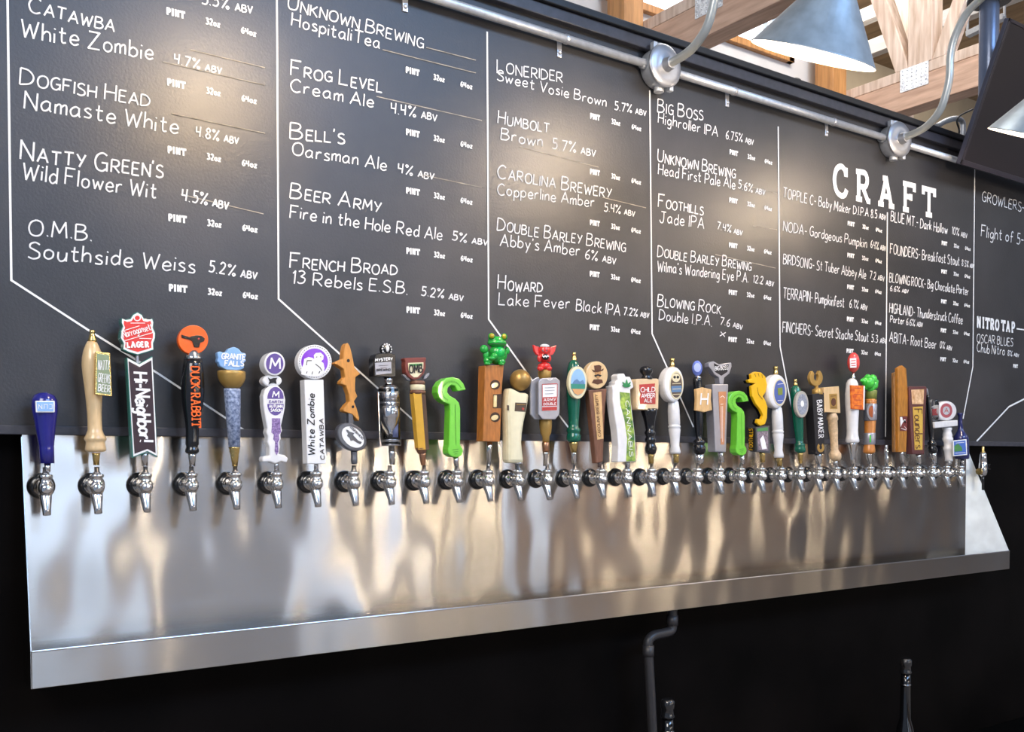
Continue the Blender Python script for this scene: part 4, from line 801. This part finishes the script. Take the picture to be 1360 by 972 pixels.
# --- 19 / 24
def oval_tap(i, K, label, fx, fy, face, art):
    t = Tap(i, K, label)
    t.lathe('handle', WHITE, ((fx(652), fy(350)), (fx(664), fy(645))), [(fy(348), 26), (fy(356), 30), (fy(400), 34), (fy(478), 34), (fy(484), 31), (fy(488), 36), (fy(496), 36), (fy(500), 32), (fy(510), 35), (fy(560), 28), (fy(600), 24), (fy(632), 31), (fy(645), 28)])
    t.ell('oval_ring', WHITE, fx(660), fy(255), 56, 100, .036, YH - .022, .008); t.ell('oval_rim', CREAM, fx(670), fy(260), 38, 80, .002, YH - .0235, .0006); t.ell('oval_face', face, fx(670), fy(260), 32, 70, .002, YH - .0246, .0003)
    t.lathe('finial', BRASS, ((fx(645), fy(108)), (fx(646), fy(160))), [(fy(108), 10), (fy(112), 15), (fy(124), 15), (fy(130), 11), (fy(136), 13), (fy(148), 16), (fy(160), 16)])
    t.lathe('brass_ring', BRASS, ((fx(652), fy(340)), (fx(652), fy(352))), [(fy(340), 20), (fy(352), 24)])
    art(t, YH - .0256); t.ferrule(BRASS, ((fx(668), fy(645)), (fx(669), fy(697))), [(fy(643), 15), (fy(650), 17), (fy(695), 15)]); return t
def skull(t, f):
    t.ell('print', CREAM, 668, 218, 22, 24, .001, f, 0); t.ell('print', INK, 660, 215, 7, 8, .001, f - .0006, 0); t.ell('print', INK, 678, 215, 7, 8, .001, f - .0006, 0); t.plate('print', mat('slate_blue_print'), [(642, 265), (698, 262), (698, 298), (644, 300)], .001, f, 0); t.lines(CREAM, [[(646, 252), (694, 250)], [(650, 312), (690, 310)], [(648, 282), (694, 280)]], f - .0006, .002)
oval_tap(18, K7_, 'white oval-headed beer tap handle with a dark oval badge bearing a pale skull shape', lambda x: x, lambda y: y, gloss('dark_oval', '5a4a42', .3), skull)
# --- 20
t = Tap(19, K8_, 'black beer tap handle with a blue globe top and tan wooden badge lettered H')
t.lathe('handle', BLACK, ((203, 180), (216, 625)), [(178, 18), (190, 26), (215, 27), (235, 24), (260, 27), (330, 30), (400, 29), (470, 25), (520, 20), (542, 17), (550, 30), (558, 36), (570, 36), (576, 29), (584, 36), (594, 38), (612, 38), (626, 32)])
mb = MB(); mb.ball(t.p(203, 128), (t.rad(203, 128, 38), t.rad(203, 128, 22), t.rad(203, 128, 46)), seg=20, ring=14); t.put('globe', mb, gloss('periwinkle', '6a7ed0', .2)); t.ell('globe_print', mat('pale_blue_print', hx('a8b6ea'), .4), 205, 124, 20, 26, .001, YH - .0125, 0)
t.lathe('silver_collar', CHROME2, ((205, 172), (205, 196)), [(170, 12), (178, 22), (196, 24)])
f = YH - .022; t.plate('badge', TANW, [(198, 250), (238, 240), (288, 252), (284, 310), (292, 374), (245, 386), (198, 376), (202, 310)], .012, f, .002); t.text(WINK, 'H', (222, 345), (262, 345), 68, f - .001, .006, slab=False)
t.ferrule(CHROME, ((217, 625), (220, 692)), [(625, 28), (672, 24), (676, 22), (690, 17)])
# --- 21
t = Tap(20, K8_, 'grey box beer tap handle with copper inlay under a wide pale grey horned shield')
f = YH - .016
t.plate('handle', SILVER, [(292, 222), (386, 222), (372, 620), (310, 618)], .034, f, .002); t.plate('inlay', COPPER, [(328, 266), (374, 264), (362, 576), (342, 576)], .002, f - .001, .0003); t.lines(WINK, [[(338, 300), (352, 290), (366, 302)], [(340, 340), (356, 338)], [(344, 350), (344, 540)], [(352, 350), (352, 560)]], f - .002, .002)
t.plate('shield', SILVER, [(273, 98), (300, 86), (338, 108), (372, 98), (404, 94), (406, 118), (392, 160), (362, 184), (358, 222), (336, 222), (332, 182), (304, 164), (290, 140), (273, 120)], .022, f, .002)
t.plate('shield_face', INK, [(302, 98), (338, 118), (388, 104), (380, 150), (345, 172), (310, 150)], .001, f - .0008, 0); t.text(WINK, 'BIG BOSS', (308, 140), (382, 134), 22, f - .0016, .002)
t.ferrule(CHROME, ((340, 618), (348, 682)), [(618, 16), (640, 15), (680, 14)])
# --- 22
t = hook(Tap(21, K8_, 'lime green hook-shaped beer tap handle left of the yellow seahorse'), lambda a: 385 + a * 123 / 147, lambda b: 260 + (b - 264) * 380 / 399)
t.ferrule(CHROME2, ((466, 630), (470, 690)), [(630, 15), (690, 12)])
# --- 23
t = Tap(22, K8_, 'beer tap with a yellow seahorse figure above a square picture plate')
f = YH - .014
sea = [(520, 162), (545, 148), (578, 152), (604, 176), (614, 225), (606, 268), (588, 292), (604, 318), (616, 352), (614, 420), (602, 456), (574, 466), (554, 448), (560, 424), (580, 430), (590, 405), (576, 372), (548, 338), (526, 290), (522, 232), (546, 218), (508, 212), (500, 196), (524, 190)]
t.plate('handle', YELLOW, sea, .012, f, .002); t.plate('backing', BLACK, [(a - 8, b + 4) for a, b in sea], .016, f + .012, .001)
t.lines(INK, [[(556, 240), (562, 280), (586, 310)], [(540, 160), (548, 180)], [(560, 155), (566, 176)], [(582, 164), (586, 184)]], f - .0008, .002)
t.plate('picture_box', DGREY, [(548, 474), (626, 464), (632, 626), (555, 616)], .034, f, .001); t.plate('picture', mat('photo_print', hx('8a7a84'), .5, noise=.5, nscale=120), [(556, 500), (618, 496), (620, 612), (562, 606)], .001, f - .0008, 0); t.plate('picture_top', GINK, [(556, 482), (618, 474), (618, 494), (556, 498)], .001, f - .0008, 0); t.plate('picture_light', WINK, [(572, 545), (590, 520), (600, 550), (612, 600), (585, 604)], .001, f - .0014, 0)
mb = MB(); a0 = t.p(548, 474, f); z1 = t.p(548, 480, f).z; z0 = t.p(555, 610, f).z
mb.box((a0.x - .0012, f + .004, z0), (a0.x - .0002, f + .032, z1)); t.put('side_label', mb, INK)
mb = MB(); write(mb, 'FOOTHILLS', (a0.x - .0018, f + .012, z0 + .002), (a0.x - .0018, f + .012, z1 - .002), .016, .0018, n=(-1, 0, 0)); t.put('lettering', mb, YELLOW)
t.ferrule(BRASS, ((584, 620), (588, 682)), [(622, 16), (630, 18), (680, 14)])
# --- 24
def crest(t, f):
    t.plate('print', mat('olive_print', hx('7a8a3a'), .5), [(676, 244), (704, 240), (704, 284), (678, 286)], .001, f, 0) ; t.lines(WINK, [[(674, 222), (708, 218)], [(674, 318), (706, 316)]], f, .0016)
oval_tap(23, K8_, 'white oval-headed beer tap handle with a blue oval badge', lambda x: x + 18, lambda y: y + 8, gloss('blue_oval', '4a62a8', .3), crest)
# --- 25
t = Tap(24, K9_, 'dark green turned beer tap handle with a silver oval badge, left of the horseshoe')
t.lathe('handle', GREENB, ((76, 290), (106, 700)), [(288, 18), (305, 30), (340, 36), (420, 37), (480, 35), (560, 30), (620, 25), (640, 25), (646, 33), (656, 35), (664, 31), (672, 36), (690, 36), (700, 26)])
t.lathe('finial', BRASS, ((75, 250), (76, 290)), [(248, 9), (252, 12), (264, 12), (268, 9), (276, 14), (290, 16)])
t.ell('oval_badge', mat('pale_silver_badge', hx('b8b4ac'), .35, .3), 118, 402, 40, 82, .012, YH - .026, .002); t.ell('badge_face', mat('grey_print', hx('8f95a4'), .4, noise=.3, nscale=150), 119, 402, 30, 64, .001, YH - .0268, 0); t.ell('badge_centre', WINK, 119, 398, 10, 20, .001, YH - .0276, 0)
t.ferrule(BRASS, ((106, 700), (108, 768)), [(698, 20), (712, 18), (765, 12)])
# --- 26
t = Tap(25, K9_, 'black box beer tap handle with white vertical lettering and a gold horseshoe on top')
f = YH - .016
t.plate('handle', MATTEBLACK, [(180, 340), (252, 330), (256, 706), (204, 710)], .036, f, .0015)
hs = [(205 + 40 * math.cos(math.radians(k)), 238 + 52 * math.sin(math.radians(k))) for k in range(-60, 235, 14)] + [(205 + 15 * math.cos(math.radians(k)), 234 + 24 * math.sin(math.radians(k))) for k in range(230, -62, -14)]
t.plate('horseshoe', GOLD, hs, .012, YH - .006, .0015); t.plate('horseshoe_back', BLACK, [(a - 4, b - 2) for a, b in hs], .004, YH + .0062, .0005)
t.lathe('neck', GOLD, ((203, 288), (212, 342)), [(286, 12), (306, 14), (310, 30), (336, 34), (342, 34)], top=False)
t.text(WINK, 'BABY MAKER', (208, 378), (220, 612), 30, f - .0008, .0030, slab=True, gap=.16)
hs2 = [(232 + (a - 205) * .55, 668 + (b - 238) * .55) for a, b in hs]; t.plate('small_horseshoe', GOLD, hs2, .001, f - .0008, 0)
t.ferrule(CHROME, ((216, 706), (220, 772)), [(706, 24), (720, 23), (770, 17)])
# --- 27
t = Tap(26, K9_, 'turned pale wood beer tap handle with a square wooden block head and dark gold picture')
t.lathe('handle', mat('speckled_maple', hx('d8b890'), .45, noise=.2, nscale=90), ((300, 455), (322, 748)), [(452, 24), (462, 28), (478, 36), (495, 37), (502, 31), (560, 30), (620, 25), (680, 23), (694, 30), (706, 39), (728, 39), (738, 34), (748, 22)])
f = YH - .016; t.plate('block', MAPLE, [(252, 298), (344, 290), (354, 456), (256, 450)], .034, f, .002); t.plate('picture', GOLD, [(284, 338), (332, 336), (334, 430), (290, 430)], .001, f - .0008, 0); t.ell('picture_motif', BRINK, 311, 388, 15, 24, .001, f - .0014, 0); t.lines(BRINK, [[(292, 352), (326, 350)], [(294, 420), (328, 420)]], f - .0014, .002)
t.ferrule(CHROME, ((322, 748), (324, 775)), [(745, 16), (778, 15)])
# --- 28
t = Tap(27, K9_, 'white club beer tap handle with a red ball on top and an orange-red side plate')
t.lathe('handle', WHITE, ((424, 245), (426, 640)), [(244, 14), (254, 28), (275, 38), (340, 45), (400, 45), (480, 40), (560, 36), (595, 38), (615, 43), (630, 45), (640, 36)])
mb = MB(); mb.ball(t.p(433, 145), (t.rad(433, 145, 48), t.rad(433, 145, 34), t.rad(433, 145, 65)), seg=22, ring=16); t.put('ball_top', mb, gloss('coral_red', 'd84a46', .25))
t.plate('ball_badge', WINK, [(412, 120), (450, 118), (452, 176), (414, 178)], .002, YH - .0185, .0005); t.lines(RED, [[(418, 134), (446, 132)], [(418, 150), (446, 148)], [(420, 164), (446, 163)]], YH - .0195, .0024)
t.lathe('stem', CHROME2, ((431, 206), (430, 248)), [(206, 8), (225, 9), (236, 15), (248, 16)])
f = YH - .028; t.plate('side_plate', mat('flame_print', hx('e04a22'), .45, noise=.3, nscale=60, ncol=hx('f08a2a')), [(420, 284), (504, 288), (501, 437), (425, 430)], .008, f, .001); t.plate('plate_stripe', WINK, [(495, 290), (503, 290), (500, 435), (494, 434)], .001, f - .0006, 0); t.lines(REDINK, [[(440, 302), (480, 304)], [(436, 340), (486, 342)], [(440, 375), (480, 376)], [(436, 410), (484, 412)]], f - .0006, .0022)
t.ferrule(CHROME, ((426, 640), (430, 768)), [(638, 32), (650, 30), (680, 22), (740, 14), (768, 14)])
# --- 29
t = Tap(28, K9_, 'beer tap with a leafy green hop head on an orange and silver banded handle')
BND = [mat('olive_glaze', hx('77803c'), .4), mat('amber_glaze', hx('c07a36'), .35, coat=.4), SILVER]
t.lathe('handle', BND[1], ((540, 372), (528, 702)), [(370, 36), (400, 36), (402, 35), (515, 36), (640, 33), (652, 33), (668, 37), (690, 40), (702, 36)])
t.lathe('rim', BND[0], ((544, 318), (540, 376)), [(316, 34), (322, 36), (374, 36)])
t.lathe('band', SILVER, ((538, 395), (534, 505)), [(398, 37), (405, 42), (495, 42), (503, 38)]); t.lathe('band', SILVER, ((532, 578), (530, 650)), [(578, 36), (584, 38), (645, 37), (650, 34)])
t.ell('band_badge', SILVER, 546, 448, 28, 52, .006, YH - .020, .001); t.ell('badge_face', gloss('rust_print', 'a8552c', .4), 547, 446, 20, 36, .001, YH - .0206, 0); t.plate('band_print', HOPG, [(532, 592), (560, 590), (560, 632), (534, 636)], .001, YH - .0165, 0)
fr = MB()
for x, y, r in ((530, 268, 40), (505, 262, 28), (550, 250, 32), (560, 285, 28), (520, 240, 24), (492, 258, 18), (540, 295, 32), (572, 265, 18), (512, 290, 24), (482, 256, 10)): fb(x, y, r, r * 1.05, random.uniform(-.008, .004))
t.put('hop_head', fr, HOPG)
t.ferrule(CHROME, ((528, 700), (532, 770)), [(700, 22), (715, 20), (768, 14)])
# --- 30
t = Tap(29, K9_, 'beer tap with only a bare slim chrome lever and no coloured handle')
t.lathe('handle', CHROME, ((634, 655), (636, 770)), [(652, 8), (658, 12), (672, 8), (684, 14), (700, 13), (712, 10), (730, 14), (768, 13)])
# --- 31
t = Tap(30, K10_, 'plain golden-brown wooden plank beer tap handle with a small dark and white label')
f = YH - .006
t.plate('handle', mat('amber_plank', hx('a8702a'), .4, noise=.25, nscale=30, stretch=(5, 5, 1)), [(158, 140), (186, 122), (212, 142), (224, 300), (222, 450), (212, 682), (162, 682), (160, 400)], .014, f, .002); t.plate('rear_stave', mat('dark_plank', hx('8a6238'), .5, noise=.2, nscale=30, stretch=(5, 5, 1)), [(132, 172), (160, 160), (170, 682), (136, 682)], .012, f + .012, .002)
t.plate('label', mat('maroon_print', hx('6a2a2a'), .5), [(170, 452), (220, 450), (218, 545), (172, 546)], .001, f - .0008, 0); t.plate('label_print', WINK, [(172, 456), (186, 456), (190, 478), (205, 470), (214, 500), (208, 478), (190, 490), (176, 520)], .001, f - .0014, 0); t.lines(WINK, [[(178, 528), (210, 540)], [(200, 515), (214, 535)]], f - .0014, .002)
t.ferrule(CHROME, ((182, 680), (186, 752)), [(680, 14), (695, 13), (750, 14)])
# --- 32
t = Tap(31, K11_, 'brown framed box beer tap handle with yellow panel of dark script lettering')
f = YH - .014
t.plate('handle', mat('mahogany_frame', hx('5e3434'), .4), [(46, 90), (60, 80), (182, 78), (190, 96), (178, 300), (168, 628), (74, 626), (60, 400)], .030, f, .003); t.plate('upper_panel', mat('sunset_print', hx('d89a5a'), .5, noise=.35, nscale=40, ncol=hx('f0d0a8')), [(64, 106), (166, 102), (160, 222), (70, 222)], .001, f - .0008, 0)
t.plate('lower_panel', gloss('straw_panel', 'd8b04a', .45), [(76, 246), (156, 240), (153, 590), (92, 590)], .001, f - .0008, 0); t.text(BRINK, 'Founders', (84, 262), (98, 578), 62, f - .0016, .0042, gap=.14)
t.ferrule(CHROME, ((120, 628), (124, 705)), [(626, 23), (650, 21), (704, 19)])
# --- 33
t = Tap(32, K11_, 'slim black beer tap handle with a clear glass ornament near its top')
t.lathe('handle', BLACK, ((196, 160), (228, 535)), [(150, 12), (165, 16), (220, 20), (350, 22), (450, 22), (505, 18), (522, 22), (530, 34), (545, 40), (558, 32), (566, 32), (578, 40), (600, 40), (618, 30)])
t.lathe('silver_tip', SILVER, ((184, 98), (194, 155)), [(96, 8), (105, 11), (150, 13)])
t.lathe('glass_ornament', mat('clear_acrylic'), ((245, 185), (248, 360)), [(186, 34), (200, 33), (215, 40), (270, 42), (320, 38), (350, 34), (360, 20)])
t.plate('ornament_bracket', CHROME2, [(200, 250), (245, 250), (245, 262), (200, 262)], .006, YH)
t.plate('ornament_print', REDINK, [(234, 262), (262, 258), (262, 310), (234, 314)], .001, YH - .002, 0)
t.ferrule(CHROME, ((240, 615), (248, 700)), [(612, 28), (640, 26), (698, 20)])
# --- 34
t = Tap(33, K11_, 'white turned column beer tap handle with a round white disc ringed in red')
t.lathe('handle', WHITE, ((350, 415), (366, 682)), [(412, 42), (425, 42), (440, 34), (455, 38), (470, 42), (488, 40), (498, 47), (512, 45), (530, 35), (560, 33), (574, 42), (588, 42), (600, 36), (615, 34), (660, 32), (682, 34)])
t.plate('shelf', WHITE, [(252, 366), (438, 350), (440, 398), (256, 416)], .030, YH - .018, .003); f = YH - .012
t.ell('disc', WHITE, 354, 276, 78, 80, .026, f, .006); t.ell('disc_ring', gloss('rose_print', 'b0545c', .4), 346, 274, 48, 58, .001, f - .001, 0); t.ell('disc_centre', mat('pale_grey_print', hx('b8c0c4'), .4), 346, 274, 28, 34, .001, f - .0018, 0); t.lines(REDINK, [[(330, 290), (346, 255), (362, 290)], [(336, 278), (356, 278)]], f - .0024, .003)
t.ferrule(CHROME, ((368, 680), (368, 706)), [(678, 24), (708, 20)])
# --- 35
t = Tap(34, K11_, 'beer tap with a dark blue bottle-shaped handle, last before the right end panel')
t.lathe('handle', gloss('cobalt_glass', '23285c', .12), ((455, 290), (468, 665)), [(292, 20), (296, 23), (312, 23), (316, 16), (360, 17), (410, 20), (440, 30), (462, 46), (482, 60), (500, 65), (640, 65), (660, 62), (666, 52)])
f = t.front(460, 570, 60); t.plate('label', WINK, [(400, 516), (508, 505), (514, 632), (404, 642)], .004, f - .004, .0005); t.plate('label_face', gloss('blue_label', '4a72c4', .4), [(408, 524), (500, 514), (506, 624), (410, 634)], .001, f - .005, 0); t.plate('label_print', GINK, [(410, 560), (440, 540), (470, 570), (475, 600), (412, 606)], .001, f - .0058, 0); t.lines(WINK, [[(420, 536), (490, 530)], [(416, 618), (500, 612)]], f - .0058, .002)
t.ferrule(CHROME, ((474, 664), (476, 706)), [(662, 16), (708, 14)])
# --- nitro tap on the end panel
nx = P(1306, 625, -.05)
nt_ = root('nitro_tap', (4.012, -.05, 1.472), 'slim silver tap with a brass tip past the right end panel', 'beer tap'); N0 = Vector((4.012, -.05, 1.472))
def npt(x, y): return P(1200 + x / 6.07, 500 + y / 6.07, -.05)
def nl(name, m_, prof, xs=(640, 644)):
    mb = MB(); out = []
    for y, hw in prof:
        q = npt(xs[0], y); r = hw / 6.07 * depth(q) / F_PX * .92; out.append([q + Vector((r * math.cos(a), r * math.sin(a), 0)) for a in [2 * math.pi * k / 18 for k in range(18)]])
    mb.rings(out); return mb.build(name, m_, nt_, N0)
bo = nl('body', CHROME2, [(612, 22), (625, 30), (685, 34), (690, 30), (695, 36), (770, 36), (790, 30), (805, 16)]); o = nl('tip', BRASS, [(562, 7), (568, 12), (600, 11), (606, 20), (613, 22)]); o = nl('spout', BLACK, [(800, 12), (830, 11), (915, 10)])
mb = MB(); ribbon(mb, [npt(632, 712) + Vector((0, -.024, 0)), npt(655, 706) + Vector((0, -.024, 0)), npt(634, 742) + Vector((0, -.024, 0)), npt(658, 746) + Vector((0, -.024, 0))], .003, (0, -1, 0)); e = mb.build('emblem', INK, bo, N0)
mb = MB(); a = npt(640, 765); mb.tube([(XR + .006, a.y, a.z), (a.x, a.y, a.z)], .006, 12); mb.tube([(XR + .004, a.y, a.z), (XR + .014, a.y, a.z)], .014, 14); mb.build('shank', BRASS, nt_, N0)
# ================================================================== UNDER THE TRAY
PIPE = mat('dark_pvc', (.030, .028, .030), .4)
pl = MB(); yp = -.04
pl.tube(smooth([P(893, 806, yp), P(893, 825, yp), P(892, 836, yp), P(885, 840, yp), P(868, 844, yp), P(861, 852, yp), P(861, 866, yp)], 4) + [P(864, 920, yp), P(868, 1000, yp), P(868, 1000, yp) - Vector((0, 0, .3))], .0155, 14)
po = pl.build('drain_pipe', PIPE, None, P(861, 860, yp)); tag(po, 'dark plastic drain pipe bending down from under the drip tray', 'pipe')
cu = MB(); q = P(861, 866, yp); cu.tube([q + Vector((0, 0, .022)), q, q - Vector((0, 0, .012))], .0185, 14); cu.build('pipe_coupling', PIPE, po, P(861, 860, yp)); cu = MB(); q = P(893, 822, yp); cu.tube([q + Vector((0, 0, .012)), q - Vector((0, 0, .02))], .0185, 14); cu.build('pipe_coupling', PIPE, po, P(861, 860, yp))
cu = MB(); q = P(893, 806, yp); cu.tube([q + Vector((0, 0, .035)), q - Vector((0, 0, .012))], .011, 12); cu.build('drain_tail', CHROME2, po, P(861, 860, yp))
ct = MB(); ct.box((.0, -.30, .30), (5.5, .049, .335)); ct.box((.03, -.27, 0), (5.47, .049, .30)); ZC = .335
tag(ct.build('back_counter', mat('black_laminate', (.002, .002, .002), .5, spec=.05), None, (2.7, -.1, 0), .003), 'low black counter along the foot of the wall', 'counter')
def bottle(px, top, k, label, prof):
    y = -.15; q = P(px, top, y); x = q.x; sc = 1 / (kz(px) * 1.065)
    r = root('black_bottle', (x, y, ZC), label, 'bottle', 'black bottles below the drip tray'); O = Vector((x, y, ZC))
    def ring(z, rr): return [Vector((x + rr * math.cos(a), y + rr * math.sin(a), z)) for a in [2 * math.pi * i / 20 for i in range(20)]]
    zt = q.z
    MB().rings([ring(ZC, .036), ring(ZC + .004, .038), ring(ZC + (zt - ZC) * .30, .038), ring(ZC + (zt - ZC) * .42, .030), ring(ZC + (zt - ZC) * .5, .020), ring(zt - .10, .018), ring(zt - .055, .017)]).build('glass_body', mat('black_glass', (.004, .004, .005), .08, coat=.6), r, O)
    MB().rings([ring(zt - .058, .021), ring(zt - .052, .022), ring(zt - .046, .019), ring(zt - .030, .019), ring(zt - .026, .022), ring(zt - .006, .021), ring(zt, .016)]).build('cap', mat('black_cap', (.01, .01, .011), .15, coat=.6), r, O)
    MB().rings([ring(zt - .105, .0195), ring(zt - .100, .0205), ring(zt - .096, .0195)], caps=True).build('neck_band', mat('smoked_chrome', (.3, .3, .31), .2, 1), r, O)
bottle(1203, 874, 1, 'black glass bottle with a ringed neck below the right part of the drip tray', None)
bottle(887, 928, 1, 'black glass bottle top beside the drain pipe', None)
# pendant lamps of the hall behind the camera, seen as warm streaks in the steel
for k, (x, y, z) in enumerate(((2.75, -8.2, 2.3), (5.2, -8.2, 2.1), (6.15, -8.2, 2.4), (6.9, -8.2, 2.5), (9.5, -8.2, 2.3), (9.9, -8.2, 2.2), (13.3, -8.2, 2.3))):
    r = root('pendant_lamp', (x, y, z), 'warm pendant lamp hanging in the hall behind', 'lamp', 'pendant lamps in the hall'); O = (x, y, z)
    MB().tube([(x, y, z + .2), (x, y, 6.2)], .01, 8).build('cord', BLACKEDGE, r, O)
    MB().tube([(x, y, z - .25), (x, y, z - .2), (x, y, z + .15), (x, y, z + .2)], [.03, .042, .042, .02], 16).build('glass_shade', mat('glowing_shade', (1, .8, .6), .5, emit=((1, .84, .62), PENDANT_E)), r, O)
